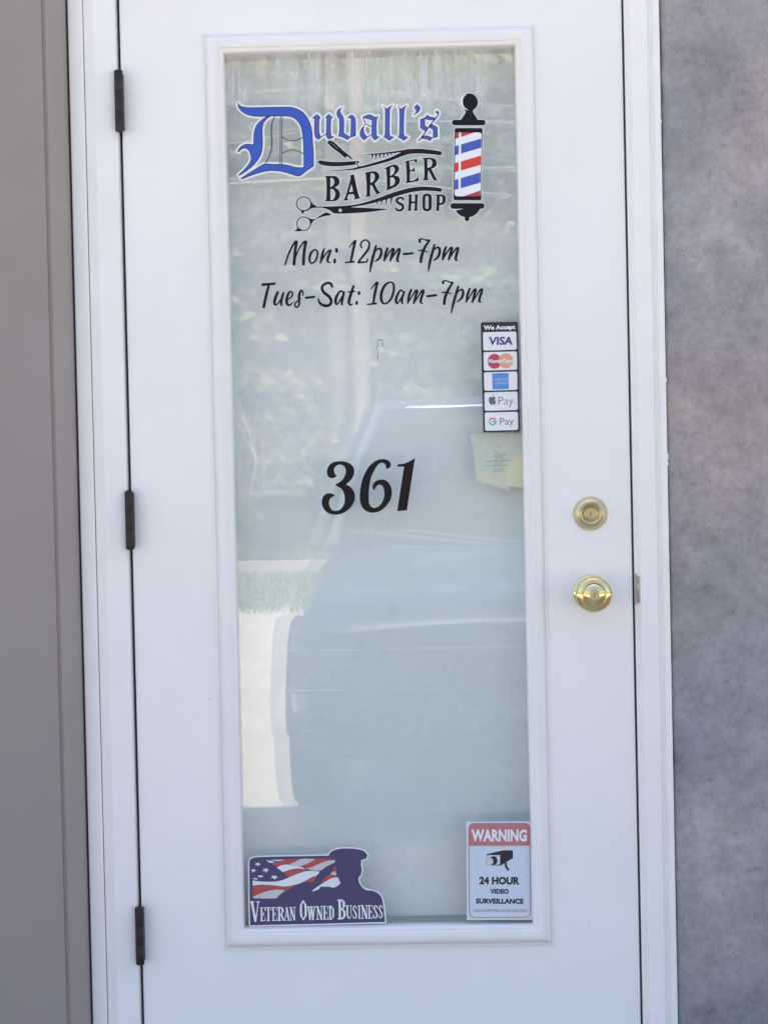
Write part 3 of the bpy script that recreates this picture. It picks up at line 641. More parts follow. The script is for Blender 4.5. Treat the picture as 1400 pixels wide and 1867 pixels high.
p2_ = [[(1067, 135, 22), (1045, 210, 28), (1012, 330, 28), (990, 428, 13)], [(1022, 250, 10), (1072, 185, 14), (1110, 168, 22), (1122, 208, 28), (1103, 262, 26), (1055, 304, 13)]]
m2_ = [[(545, 170, 22), (520, 240, 28), (507, 320, 16)], [(508, 318, 10), (560, 232, 16), (595, 180, 20), (612, 184, 24), (595, 240, 28), (574, 320, 20)], [(578, 315, 10), (630, 232, 16), (665, 180, 20), (682, 186, 25), (660, 255, 28), (650, 308, 24), (675, 320, 9)]]
tue = [(A8, [[(92, 124, 32), (238, 111, 28)], [(168, 128, 26), (134, 260, 34), (106, 394, 34)]]),
 (A8, [[(275, 215, 28), (242, 300, 36), (238, 360, 28), (272, 358, 16), (318, 290, 16), (345, 225, 24)], [(344, 228, 26), (318, 320, 32), (320, 372, 24)]]),
 (A8, [[(385, 305, 14), (435, 280, 16), (456, 235, 22), (440, 208, 18), (412, 222, 24), (386, 290, 32), (388, 355, 32), (422, 372, 22), (468, 332, 8)]]),
 (A8, [[(580, 262, 10), (582, 215, 20), (558, 194, 22), (537, 250, 34), (534, 310, 28), (536, 365, 24), (510, 400, 18), (486, 380, 20), (492, 345, 18), (535, 312, 12), (562, 290, 8)]]),
 (A8, [[(618, 284, 28), (718, 272, 26)]]),
 (A8, [[(936, 148, 26), (920, 112, 32), (865, 106, 30), (815, 150, 30), (830, 210, 34), (900, 270, 36), (926, 325, 34), (905, 370, 34), (850, 380, 34), (790, 350, 30), (767, 288, 12)]]),
 (A8, [[(1072, 215, 22), (1032, 205, 22), (990, 270, 32), (977, 335, 32), (1000, 360, 18), (1055, 275, 20), (1083, 215, 22)], [(1080, 222, 24), (1057, 320, 30), (1055, 366, 22)]]),
 (A8, [[(1197, 142, 28), (1157, 260, 34), (1140, 335, 34), (1158, 370, 22), (1190, 356, 8)], [(1130, 212, 14), (1210, 205, 18)]]),
 (A8, [[(1264, 218, 32), (1262, 234, 32)], [(1236, 338, 32), (1234, 355, 32)]]),
 (A9, [[(100, 160, 12), (155, 92, 18)], [(170, 92, 28), (142, 210, 30), (125, 322, 24)], [(62, 332, 15), (155, 322, 22)]]),
 (A9, [[(320, 84, 16), (260, 112, 26), (217, 200, 30), (215, 285, 30), (248, 325, 20), (308, 290, 22), (348, 200, 26), (350, 110, 22), (320, 84, 16)]]),
 (A9, [[(455, 192, 18), (425, 176, 18), (387, 240, 26), (376, 295, 28), (395, 320, 16), (445, 242, 16), (470, 192, 18)], [(466, 195, 20), (443, 275, 26), (446, 322, 20)]]),
 (A9, m2_), (A9, [[(727, 241, 26), (822, 230, 24)]]),
 (A9, [[(900, 97, 24), (898, 80, 22), (930, 68, 14), (970, 84, 15), (1004, 92, 26)], [(1000, 97, 22), (957, 170, 28), (922, 250, 32), (912, 325, 30)], [(887, 200, 14), (940, 198, 16), (988, 215, 9)]]),
 (A9, p2_), (A9, sh_(m2_, 650, -12))]
for nm, lab, data, z in (('hours_lettering', 'black brush script Mon: 12pm-7pm, upper of the two lines of hours', mon, 1.84), ('hours_lettering', 'black brush script Tues-Sat: 10am-7pm, lower of the two lines of hours', tue, 1.77)):
    hrs = empty(nm, lab, 'window decal', (0, YG, z), 'lines of opening hours on the glass')
    for f, g in data:
        sh = Sheet()
        for q in g: sh.stroke(f(q), sm=len(q) > 2)
        sh.mesh('letter', V_BLACK, hrs, 0.1, 1)
# ---------------------------------------------------------------- 361
num = empty('house_number', 'large black italic numerals 361 in the middle of the glass', 'house number', (0, YG, 1.37))
A1 = lambda q: Z(575, 825, 7.368, q)
d3 = [(262, 435), (350, 380), (395, 310), (407, 240), (385, 185), (335, 162), (285, 175), (255, 210), (250, 250), (265, 290), (288, 315), (260, 335), (220, 345), (180, 330), (158, 290), (156, 240), (180, 180), (230, 135), (300, 118), (370, 118), (440, 135), (500, 180), (522, 240), (515, 300), (480, 365), (412, 430), (470, 460), (515, 520), (532, 590), (515, 670), (470, 740), (400, 800), (320, 831), (240, 834), (170, 812), (115, 762), (88, 700), (88, 640), (105, 590), (140, 558), (190, 548), (235, 558), (262, 585), (220, 600), (190, 640), (183, 690), (205, 750), (240, 781), (285, 783), (335, 762), (378, 710), (393, 640), (385, 560), (350, 490)]
d6 = [(950, 222), (985, 210), (1012, 180), (1008, 140), (975, 105), (920, 88), (850, 95), (780, 130), (710, 200), (650, 310), (615, 420), (598, 540), (598, 640), (620, 720), (665, 775), (730, 805), (800, 806), (870, 785), (950, 720), (1005, 640), (1027, 560), (1020, 480), (990, 415), (940, 372), (890, 362), (830, 375), (785, 410), (767, 450), (772, 485), (788, 510), (802, 480), (830, 445), (865, 432), (900, 450), (920, 500), (925, 570), (905, 650), (860, 715), (800, 744), (755, 732), (725, 690), (716, 620), (722, 480), (745, 350), (790, 240), (840, 165), (885, 138), (920, 145), (945, 175)]
d1 = [(1338, 72), (1228, 778), (1098, 788), (1190, 190), (1100, 190), (1105, 157), (1180, 150), (1260, 120)]
for g, sm_ in ((d3, True), (d6, True), (d1, True)): Sheet().poly(A1(g), sm=sm_).mesh('numeral', V_BLACK, num, 0, 1)

# ---------------------------------------------------------------- print in the built-in typeface
_cap = {}
def type_verts(s, bold=0.0, track=1.0):
    cu = bpy.data.curves.new('t', 'FONT'); cu.body = s; cu.size = 1; cu.offset = bold; cu.space_character = track; cu.resolution_u = 3
    ob = bpy.data.objects.new('t', cu); COL.objects.link(ob); bpy.context.view_layer.update()
    me = ob.to_mesh(); V = [tuple(v.co)[:2] for v in me.vertices]; F = [tuple(p.vertices) for p in me.polygons]
    ob.to_mesh_clear(); bpy.data.objects.remove(ob); bpy.data.curves.remove(cu); return np.array(V), F
def typeset(name, s, p0, p1, cap, m, parent, bold=0.0, track=1.0, layer=3, shear=0.0, capref='H', y=None):
    """line of print from baseline point p0 to p1 (sheet coordinates) with the given capital height"""
    V, F = type_verts(s, bold, track)
    H, _ = type_verts(capref, bold)
    x0_, x1_ = V[:, 0].min(), V[:, 0].max(); b0 = H[:, 1].min(); ch = H[:, 1].max() - b0
    u = (V[:, 0] - x0_) / (x1_ - x0_); v = (V[:, 1] - b0) / ch
    p0 = np.array(p0, float); p1 = np.array(p1, float); d = p1 - p0; n_ = np.array([d[1], -d[0]]) / np.linalg.norm(d)
    Q = p0 + u[:, None] * d + v[:, None] * cap * n_ + (v * shear * cap)[:, None] * d / np.linalg.norm(d)
    W = on_plane(Q[:, 0], Q[:, 1], (YG - 0.0003 - 0.00022 * layer) if y is None else y)
    me = bpy.data.meshes.new(name); me.from_pydata([tuple(q) for q in W.tolist()], [], F); me.update()
    # turn faces toward the street
    bm = bmesh.new(); bm.from_mesh(me)
    for f in bm.faces:
        f.normal_update()
        if f.normal.y > 0: f.normal_flip()
    bm.to_mesh(me); bm.free(); return meshobj(name, me, m, parent)

# ---------------------------------------------------------------- card sticker
cs = empty('card_sticker', 'tall black We Accept sticker with five white payment cards at the glass edge', 'sticker', (0.2, YG, 1.6))
A5 = lambda q: Z(840, 570, 5.657, q)
Sheet().poly(A5(rrect([(205, 98), (588, 92), (610, 1224), (232, 1236)], 18)), sm=False).mesh('backing', mat('sticker_black', (0.022, 0.018, 0.022), 0.4), cs, 0, 1)
V_CARD = mat('card_white', (0.76, 0.77, 0.81), 0.4); V_NAVY = mat('navy_print', (0.045, 0.045, 0.22), 0.4); V_GREYP = mat('grey_print', (0.13, 0.12, 0.14), 0.4)
cards = []
for q in ([(228, 200), (572, 192), (578, 380), (232, 390)], [(233, 406), (577, 398), (582, 587), (238, 597)], [(237, 615), (581, 605), (585, 795), (242, 804)], [(242, 821), (585, 812), (588, 1002), (246, 1013)], [(246, 1029), (588, 1021), (592, 1209), (250, 1218)]):
    o = Sheet().poly(A5(rrect(q, 20)), sm=False).mesh('card', V_CARD, cs, 0, 2); cards.append(o)
typeset('heading', 'We Accept', *A5([(236, 176), (563, 168)]), 46 / 5.657, V_WHITE, cs, bold=0.045, track=1.02, layer=2)
typeset('print', 'VISA', *A5([(283, 333), (534, 329)]), 84 / 5.657, V_NAVY, cards[0], bold=0.035, shear=0.12)
Sheet().poly(A5([(270, 256), (296, 254), (306, 282), (292, 270)]), sm=False).mesh('print', mat('faded_orange', (0.6, 0.45, 0.40), 0.4), cards[0], 0, 4)
Sheet().poly(A5(circ(348, 500, 72, ry=77))).mesh('print', mat('crimson_print', (0.50, 0.05, 0.11), 0.4), cards[1], 0, 3)
Sheet().poly(A5(circ(464, 495, 75, ry=78))).mesh('print', mat('peach_print', (0.74, 0.36, 0.22), 0.4), cards[1], 0, 4)
typeset('print', 'MasterCard', *A5([(284, 518), (532, 512)]), 38 / 5.657, V_WHITE, cards[1], bold=0.03, layer=5, shear=0.08)
Sheet().poly(A5([(322, 624), (492, 620), (496, 786), (327, 790)]), sm=False).mesh('print', mat('sky_blue_print', (0.10, 0.25, 0.62), 0.4), cards[2], 0, 3)
V_PALEB = mat('pale_blue_print', (0.32, 0.46, 0.74), 0.4)
typeset('print', 'AMERICAN', *A5([(330, 704), (488, 700)]), 26 / 5.657, V_PALEB, cards[2], bold=0.03, layer=4)
typeset('print', 'EXPRESS', *A5([(354, 740), (490, 737)]), 26 / 5.657, V_PALEB, cards[2], bold=0.03, layer=4)
Sheet().poly(A5([(318, 868), (300, 868), (288, 888), (290, 918), (305, 946), (318, 948), (328, 944), (340, 948), (352, 944), (364, 918), (354, 906), (352, 890), (361, 876), (350, 868), (336, 868), (328, 872)])).stroke(A5([(327, 862, 3), (333, 852, 9), (341, 844, 3)])).mesh('print', V_GREYP, cards[3], 0, 3)
typeset('print', 'Pay', *A5([(388, 948), (542, 946)]), 82 / 5.657, V_GREYP, cards[3], bold=-0.012)
for k, (a0, a1_, c) in enumerate(((200, 320, (0.55, 0.07, 0.10)), (150, 200, (0.6, 0.42, 0.15)), (60, 150, (0.15, 0.42, 0.22)), (-5, 60, (0.16, 0.28, 0.62)))):
    Sheet().stroke(A5([(328 + 33 * math.cos(R(a0 + (a1_ - a0) * t / 8)), 1122 + 33 * math.sin(R(a0 + (a1_ - a0) * t / 8)), 13) for t in range(9)]), sm=False).mesh('print', mat('roundel_print_%s' % ('red', 'amber', 'green', 'blue')[k], c, 0.4), cards[4], 0, 3 + k)
Sheet().stroke(A5([(330, 1122, 13), (364, 1122, 13)]), sm=False).mesh('print', mat('roundel_print_blue', (0, 0, 0)), cards[4], 0, 7)
typeset('print', 'Pay', *A5([(404, 1156), (547, 1153)]), 70 / 5.657, V_GREYP, cards[4], bold=-0.004)

# ---------------------------------------------------------------- veteran sticker
vt = empty('veteran_sticker', 'navy Veteran Owned Business sticker with flag and saluting figure, bottom left of glass', 'sticker', (-0.2, YG, 0.66))
A2 = lambda q: Z(420, 1520, 4.375, q)
V_VN = mat('dark_navy_vinyl', (0.062, 0.052, 0.135), 0.4); V_VR = mat('flag_red_vinyl', (0.46, 0.070, 0.075), 0.4); V_VG = mat('flag_grey_vinyl', (0.56, 0.55, 0.55), 0.4); V_VW = mat('flag_white_vinyl', (0.74, 0.76, 0.80), 0.4)
base = Sheet().poly(A2([(152, 238), (156, 210), (190, 193), (215, 190), (400, 185), (600, 182), (786, 178), (792, 158), (835, 132), (900, 121), (1000, 125), (1065, 142), (1093, 172), (1085, 200), (1044, 215), (1042, 250), (1048, 290), (1040, 330), (1022, 358), (1030, 400), (1075, 450), (1130, 458), (1180, 480), (1208, 520), (1222, 600), (1234, 708), (700, 723), (158, 735), (154, 500)]))
base.mesh('border', V_WHITE, vt, 2.3, 0); base.mesh('backing', V_VN, vt, 0, 1, refield=False)
A3 = lambda q: Z(450, 1550, 10, q)
for c, q in ((V_VW, [(345, 190), (430, 200), (520, 232), (430, 243)]), (V_VG, [(425, 185), (560, 180), (700, 180), (640, 200), (560, 212), (480, 203)]),
 (V_VR, [(700, 178), (968, 170), (860, 228), (760, 262), (640, 272), (545, 315), (460, 260), (540, 235), (640, 204)]),
 (V_VG, [(970, 170), (1260, 167), (1150, 230), (1030, 282), (940, 292), (830, 275), (762, 264), (870, 228)]),
 (V_VR, [(1262, 167), (1420, 162), (1600, 158), (1500, 185), (1400, 215), (1260, 272), (1150, 322), (1050, 322), (960, 292), (1040, 284), (1150, 233)]),
 (V_VG, [(1600, 186), (1610, 210), (1600, 232), (1540, 262), (1440, 312), (1360, 372), (1280, 380), (1190, 376), (1070, 335), (1160, 325), (1270, 275), (1400, 220), (1500, 196)]),
 (V_VW, [(545, 320), (640, 280), (740, 270), (850, 285), (960, 300), (1090, 362), (1000, 345), (900, 342), (780, 366), (655, 410)]),
 (V_VR, [(665, 414), (780, 370), (900, 346), (1000, 349), (1110, 376), (960, 420), (860, 465), (770, 492), (720, 465)]),
 (V_VW, [(105, 562), (300, 580), (500, 582), (640, 556), (770, 502), (870, 462), (1000, 412), (1120, 387), (1330, 397), (1280, 465), (1170, 508), (1040, 580), (900, 636), (700, 670), (500, 652), (280, 638), (105, 655)]),
 (V_VR, [(105, 662), (280, 646), (500, 660), (700, 680), (865, 662), (740, 735), (560, 720), (400, 740), (250, 792), (105, 850)]),
 (V_VG, [(110, 857), (250, 798), (400, 747), (560, 728), (700, 742), (590, 830), (530, 885), (110, 885)]),
 (V_VR, [(1040, 590), (1170, 518), (1275, 475), (1235, 560), (1190, 592), (1090, 590)]), (V_VW, [(108, 515), (150, 515), (210, 530), (180, 545), (120, 535)])):
    Sheet().poly(A3(q), sm=len(q) > 7).mesh('flag_piece', c, vt, 0, 2)
A4 = lambda q: Z(560, 1540, 9.333, q)
for c, q in ((V_VR, [(385, 520), (492, 545), (400, 575), (300, 620), (232, 668), (270, 600), (330, 540)]), (V_VR, [(465, 382), (490, 385), (492, 452), (415, 470), (440, 430)]), (V_VG, [(487, 460), (496, 535), (388, 505), (430, 475)]), (V_VW, [(240, 680), (330, 622), (420, 577), (520, 558), (545, 610), (566, 660), (540, 690), (450, 740), (380, 725), (230, 722), (195, 765), (90, 805), (82, 792), (150, 740)])):
    Sheet().poly(A4(q), sm=len(q) > 7).mesh('flag_piece', c, vt, 0, 3)
def star(cx, cy, r, sq=1.0, rot_=0.0):
    return [(cx + (r if k % 2 == 0 else r * 0.42) * math.sin(math.pi * k / 5 + rot_), cy - sq * (r if k % 2 == 0 else r * 0.42) * math.cos(math.pi * k / 5 + rot_)) for k in range(10)]
for a in ((198, 262, 66, .60, .5), (345, 372, 72, .66, .5), (250, 484, 74, .42, .5), (503, 500, 80, .56, .5)): Sheet().poly(A3(star(*a)), sm=False).mesh('star', V_VW, vt, 0, 3)
Sheet().poly(A3([(92, 345), (120, 362), (150, 345), (142, 370), (182, 380), (140, 390), (125, 405), (92, 412)]), sm=False).mesh('star', V_VW, vt, 0, 3)
# condensed slab serif capitals: unit strokes (x0, y0, x1, y1, weight), y downward
TH, TN = 0.27, 0.10
SER = {
 'V': [(.14, .04, .50, .97, TH), (.86, .04, .55, .97, TN), (0, .03, .36, .03, TN), (.66, .03, 1, .03, TN)],
 'E': [(.26, 0.04, .26, .96, TH), (.05, .03, .88, .03, TN), (.05, .97, .92, .97, TN), (.3, .50, .68, .50, TN), (.88, .03, .90, .24, TN), (.92, .76, .90, .97, TN), (.68, .38, .68, .62, TN)],
 'T': [(.5, .04, .5, .96, TH), (.03, .03, .97, .03, TN), (.05, .03, .04, .24, TN), (.95, .03, .96, .24, TN), (.28, .97, .72, .97, TN)],
 'R': [(.26, .04, .26, .96, TH), (.03, .03, .6, .03, TN), (.6, .05, .76, .15, .2), (.76, .15, .76, .36, TH), (.76, .36, .55, .50, .16), (.3, .51, .55, .51, TN), (.55, .53, .86, .95, .24), (.03, .97, .5, .97, TN), (.78, .97, 1, .97, TN)],
 'A': [(.50, .03, .14, .96, TN), (.48, .05, .80, .96, TH), (.28, .66, .66, .66, TN), (0, .97, .32, .97, TN), (.58, .97, 1, .97, TN)],
 'N': [(.2, .04, .2, .96, TN), (.22, .05, .80, .95, TH), (.84, .04, .84, .96, TN), (0, .03, .3, .03, TN), (.68, .03, 1, .03, TN), (.03, .97, .38, .97, TN)],
 'O': [(.5, .03, .22, .22, .18), (.22, .22, .18, .5, TH), (.18, .5, .22, .78, TH), (.22, .78, .5, .97, .18), (.5, .97, .78, .78, .18), (.78, .78, .82, .5, TH), (.82, .5, .78, .22, TH), (.78, .22, .5, .03, .18)],
 'W': [(.14, .04, .30, .96, .20), (.30, .96, .48, .05, TN), (.50, .05, .66, .96, .20), (.66, .96, .88, .04, TN), (0, .03, .27, .03, TN), (.38, .03, .6, .03, TN), (.76, .03, 1, .03, TN)],
 'D': [(.26, .04, .26, .96, TH), (.03, .03, .5, .03, TN), (.5, .04, .78, .22, .2), (.78, .22, .82, .5, TH), (.82, .5, .78, .78, TH), (.78, .78, .5, .96, .2), (.03, .97, .5, .97, TN)],
 'B': [(.26, .04, .26, .96, TH), (.03, .03, .55, .03, TN), (.55, .04, .75, .14, .2), (.75, .14, .74, .36, TH), (.74, .36, .55, .48, .16), (.3, .49, .55, .49, TN), (.55, .50, .80, .62, .2), (.80, .62, .80, .84, TH), (.80, .84, .55, .96, .2), (.03, .97, .55, .97, TN)],
 'U': [(.2, .04, .2, .7, TH), (.2, .7, .36, .92, .2), (.36, .94, .62, .95, .14), (.62, .95, .82, .75, TN), (.82, .75, .82, .04, TN), (0, .03, .42, .03, TN), (.64, .03, 1, .03, TN)],
 'S': [(.84, .06, .84, .28, TN), (.82, .18, .5, .03, TN), (.5, .03, .24, .14, .2), (.24, .14, .24, .30, .26), (.24, .30, .76, .66, .28), (.76, .66, .78, .84, .26), (.78, .84, .5, .97, .18), (.5, .97, .18, .82, TN), (.16, .7, .16, .95, TN)],
 'I': [(.5, .04, .5, .96, .42), (.1, .03, .9, .03, .14), (.1, .97, .9, .97, .14)]}
def serif(ch, tl, tr, h, parent):      # tl, tr: top corners of the letter box; h: height
    tl = np.array(tl, float); tr = np.array(tr, float); wv = tr - tl; wl = np.linalg.norm(wv); dn = np.array([-wv[1], wv[0]]) / wl * h
    sh = Sheet()
    for a, b, c, d, t in SER[ch]:
        p = tl + wv * a + dn * b; q = tl + wv * c + dn * d; ww = t * wl * (1.0 if t > .12 else 1.15)
        sh.stroke([(p[0], p[1], ww), (q[0], q[1], ww)], sm=False)
    o = sh.mesh('letter_shadow', V_BLACK, parent, 0.55, 2, 0.4); sh.mesh('letter', V_WHITE, o, 0.05, 4, refield=False)
def line(chars):
    for ch, x0_, x1_, yt, yb in chars:
        serif(ch, (x0_, yt), (x1_, yt - (x1_ - x0_) * 0.018), yb - yt, vt)
b5 = lambda x: 450 + x / 10.77
b6 = lambda x: 570 + x / 10
yb5 = lambda y: 1630 + y / 10.77
line([('V', b5(75), b5(248), yb5(152), yb5(548)), ('E', b5(258), b5(368), yb5(272), yb5(542)), ('T', b5(362), b5(480), yb5(270), yb5(540)), ('E', b5(490), b5(592), yb5(268), yb5(538)), ('R', b5(596), b5(735), yb5(266), yb5(536)), ('A', b5(728), b5(842), yb5(264), yb5(534)), ('N', b5(838), b5(952), yb5(262), yb5(530)),
 ('O', b5(1030), b5(1180), yb5(132), yb5(525)), ('W', b5(1188), b5(1350), yb5(252), yb5(522)), ('N', b6(62), b6(180), 1652.8, 1677.8), ('E', b6(186), b6(284), 1652.6, 1677.6), ('D', b6(288), b6(392), 1652.4, 1677.4),
 ('B', b6(450), b6(606), 1641, 1677), ('U', b6(608), b6(718), 1651.6, 1676.6), ('S', b6(722), b6(812), 1651.5, 1676.4), ('I', b6(818), b6(878), 1651.4, 1676.2), ('N', b6(880), b6(1002), 1651.2, 1676), ('E', b6(1004), b6(1100), 1651, 1675.9), ('S', b6(1102), b6(1190), 1650.9, 1675.8), ('S', b6(1194), b6(1282), 1650.8, 1675.7)])

# ---------------------------------------------------------------- warning sign
ws = empty('warning_sign', 'white and faded red 24 HOUR VIDEO SURVEILLANCE sign at bottom right of glass', 'sign', (0.2, YG, 0.7))
AW = lambda q: Z(820, 1480, 7, q)
YW = YG - 0.0042
qs = AW([(207, 134), (1046, 128), (1066, 1386), (216, 1388)]); c0 = on_plane([p[0] for p in qs], [p[1] for p in qs], YW)
vv = [tuple(p) for p in c0.tolist()]; vv += [(p[0], YW + 0.0024, p[2]) for p in vv]
pydata('sign_board', vv, [(3, 2, 1, 0), (4, 5, 6, 7), (0, 1, 5, 4), (1, 2, 6, 5), (2, 3, 7, 6), (3, 0, 4, 7)], mat('sign_white', (0.66, 0.67, 0.72), 0.45), ws)
V_WR = mat('faded_red_print', (0.47, 0.185, 0.20), 0.45); V_WB = mat('sign_black', (0.022, 0.018, 0.03), 0.4)
wl = lambda k: YW - 0.0002 * k
Sheet().poly([AW(rrect([(236, 148), (1026, 146), (1034, 1358), (246, 1360)], 85)), AW(rrect([(246, 157), (1017, 155), (1025, 1349), (256, 1351)], 78))], sm=False).mesh('border_line', mat('border_print', (0.30, 0.20, 0.26), 0.45), ws, 0, y=wl(1))
Sheet().poly(AW(rrect([(237, 149), (1025, 147), (1028, 520), (240, 522)], 85)), sm=False).poly(AW([(200, 441), (1100, 437), (1100, 600), (200, 600)]), sm=False, cut=True).mesh('header', V_WR, ws, 0, y=wl(2))
Sheet().poly(AW([(250, 452), (1010, 448), (1016, 1240), (262, 1243)]), sm=False).mesh('panel', mat('pale_blue_panel', (0.60, 0.67, 0.75), 0.45), ws, 0, y=wl(1.5))
typeset('print', 'WARNING', *AW([(275, 382), (983, 384)]), 152 / 7, V_WHITE, ws, bold=0.04, track=1.02, y=wl(3))
typeset('print', '24 HOUR', *AW([(376, 932), (890, 936)]), 98 / 7, V_WB, ws, bold=0.05, y=wl(3), track=1.02)
typeset('print', 'VIDEO', *AW([(514, 1053), (750, 1055)]), 64 / 7, V_WB, ws, bold=0.05, y=wl(3), track=1.03)
typeset('print', 'SURVEILLANCE', *AW([(332, 1178), (940, 1182)]), 66 / 7, V_WB, ws, bold=0.05, y=wl(3), track=1.03)
typeset('print', 'VIOLATORS WILL BE PROSECUTED', *AW([(300, 1284), (982, 1286)]), 34 / 7, mat('faint_print', (0.42, 0.38, 0.46), 0.5), ws, bold=0.03, y=wl(3))
cmr = Sheet().poly(AW([(475, 545), (680, 497), (803, 497), (806, 598), (648, 692), (565, 692), (590, 682), (640, 680), (642, 558), (485, 558), (485, 580), (475, 582)]), sm=False)
cmr.poly(AW([(505, 596), (545, 574), (585, 575), (608, 620), (598, 660), (560, 688), (520, 690)]))
cmr.stroke(AW([(712, 660, 26), (718, 700, 28), (745, 745, 26)]))
cmr.mesh('camera_emblem', V_WB, ws, 0, y=wl(3))
Sheet().poly(AW(circ(506, 640, 50))).mesh('camera_emblem', mat('lens_grey', (0.50, 0.49, 0.54), 0.4), ws, 0, y=wl(4))
Sheet().poly(AW(circ(512, 640, 38))).mesh('camera_emblem', mat('lens_pale', (0.64, 0.63, 0.67), 0.4), ws, 0, y=wl(5))

# ---------------------------------------------------------------- paper behind the outer pane
YP = 0.0290
pn = empty('paper_notice', 'pale yellow translucent notice with lattice pattern behind the glass below the card sticker', 'notice', (0.22, YP, 1.5))
P1 = mat('pale_green_paper', (0.76, 0.78, 0.70), 0.7); P2 = mat('pale_yellow_paper', (0.90, 0.86, 0.60), 0.7)
Sheet().poly([(858, 792), (875, 789), (915, 789), (958, 790), (959, 884), (930, 886), (927, 896), (905, 886), (868, 878), (866, 850), (862, 815)], sm=False).mesh('sheet', P1, pn, 0, y=YP)
Sheet().poly([(921, 845), (940, 830), (959, 826), (960, 887), (948, 889), (926, 886)], sm=False).mesh('sheet', P2, pn, 0, y=YP - 0.0003)
Sheet().poly([(868, 860), (925, 862), (926, 884), (905, 884), (869, 877)], sm=False).mesh('sheet', mat('cream_paper', (0.82, 0.80, 0.64), 0.7), pn, 0, y=YP - 0.0002)
lat = Sheet()
for k in range(9):
    lat.stroke([(862 + k * 12, 791, 1.3), (874 + k * 12, 806 + k, 1.3), (866 + k * 12, 822 + k, 1.2)] if k < 8 else [(950, 791, 1), (957, 800, 1)])
    lat.stroke([(870 + k * 11, 791, 1.3), (860 + k * 11, 806 + k, 1.3), (874 + k * 10, 820 + k, 1.2)])
lat.mesh('lattice', mat('white_lattice', (0.80, 0.82, 0.76), 0.6), pn, 0, y=YP - 0.0005)
rgp = random.Random(5)
blot = Sheet()
for k in range(26):
    a_, b_ = rgp.gauss(0, 1), rgp.gauss(0, 1); blot.stroke([(908 + 5 * a_, 830 + 7 * b_, rgp.uniform(1, 4)), (909 + 5 * a_ + rgp.uniform(-3, 3), 831 + 7 * b_ + rgp.uniform(-3, 3), rgp.uniform(1, 3))], sm=False)
blot.mesh('printed_blot', mat('dull_red_print', (0.68, 0.56, 0.50), 0.7, var=0.15, vscale=90), pn, 0, y=YP - 0.0007)
Sheet().stroke([(886, 841, 1), (932, 839.5, 1)]).stroke([(886, 849.5, 1), (928, 848, 1)]).mesh('printed_line', mat('faint_line_print', (0.40, 0.38, 0.36), 0.6), pn, 0, y=YP - 0.0009)
typeset('printed_number', '0177', (901, 861), (918, 860.5), 6.5, mat('faint_line_print', (0, 0, 0)), pn, y=YP - 0.0009)
# a hair stuck to the pane
hs = Sheet().stroke(Z(670, 600, 26.68, [(488, 570, 34), (580, 515, 48), (670, 510, 40), (745, 590, 30), (750, 690, 30), (725, 770, 40), (800, 870, 26)])).stroke(Z(670, 600, 26.68, [(475, 640, 18), (480, 800, 26), (465, 960, 24), (500, 1080, 14), (495, 1250, 30), (492, 1400, 48), (492, 1430, 30)]))
tag(hs.mesh('hair_strand', mat('dark_hair', (0.16, 0.18, 0.17), 0.5), None, 0, 1, 0.3), 'thin dark curled hair stuck to the glass between the opening hours and the numerals', 'hair')
# ============================================================ WHAT THE GLASS REFLECTS
# ---------------------------------------------------------------- parked SUV, nose toward the door
M_CAR = mat('slate_blue_car_paint', (0.05, 0.085, 0.15), 0.28, 0.3, coat=1.0)
M_SILV_GLINT = mat('silver_bezel_pillar_glint', (0.16, 0.20, 0.25), 0.3, 0.3)  # lamp bezel silver; on the windscreen pillars its paleness is painted-in sunlight
M_PLAS = mat('black_plastic', (0.02, 0.02, 0.022), 0.55)
M_CHROME = mat('chrome', (0.75, 0.76, 0.78), 0.1, 1.0)
M_TYRE = mat('tyre_rubber', (0.02, 0.02, 0.02), 0.85)
M_SEAT = mat('grey_seat_cloth', (0.09, 0.09, 0.10), 0.9)
M_LENS = mat('headlamp_lens', (0.45, 0.48, 0.50), 0.08, 0.3)
M_AMBER = mat('amber_lens', (0.55, 0.20, 0.03), 0.15)
M_CGLASS = glass_mat('car_glass', 0.10, False, (0.62, 0.70, 0.68))
CX = 0.415
car = empty('parked_car', 'dark blue grey SUV parked nose toward the door, mirrored in the glass', 'car', (CX, -6.2, 0))
def loft(name, stations, m, parent, sub=2):
    bm = bmesh.new(); rows = []
    for y, prof in stations:
        full = [(x, z) for x, z in prof] + [(-x, z) for x, z in prof[::-1] if x > 1e-6]
        rows.append([bm.verts.new((CX + x, y, z)) for x, z in full])
    n = len(rows[0])
    for A, B in zip(rows, rows[1:]):
        for i in range(n - (0 if stations[0][1][0][0] > 1e-6 or True else 1)):
            bm.faces.new((A[i], A[(i + 1) % n], B[(i + 1) % n], B[i]))
    bm.faces.new(rows[0]); bm.faces.new(rows[-1][::-1])
    o = from_bm(name, bm, m, parent, 60); 
    if sub:
        md = o.modifiers.new('s', 'SUBSURF'); md.levels = sub; md.render_levels = sub
    return o
def bprof(wd, zt, zb=0.30):
    return [(0.0, zb), (wd * .80, zb), (wd * .97, zb + .10), (wd, .56), (wd * .995, .74), (wd * .955, zt - .14), (wd * .90, zt - .04), (wd * .80, zt + .005), (wd * .45, zt + .03), (0.0, zt + .04)]
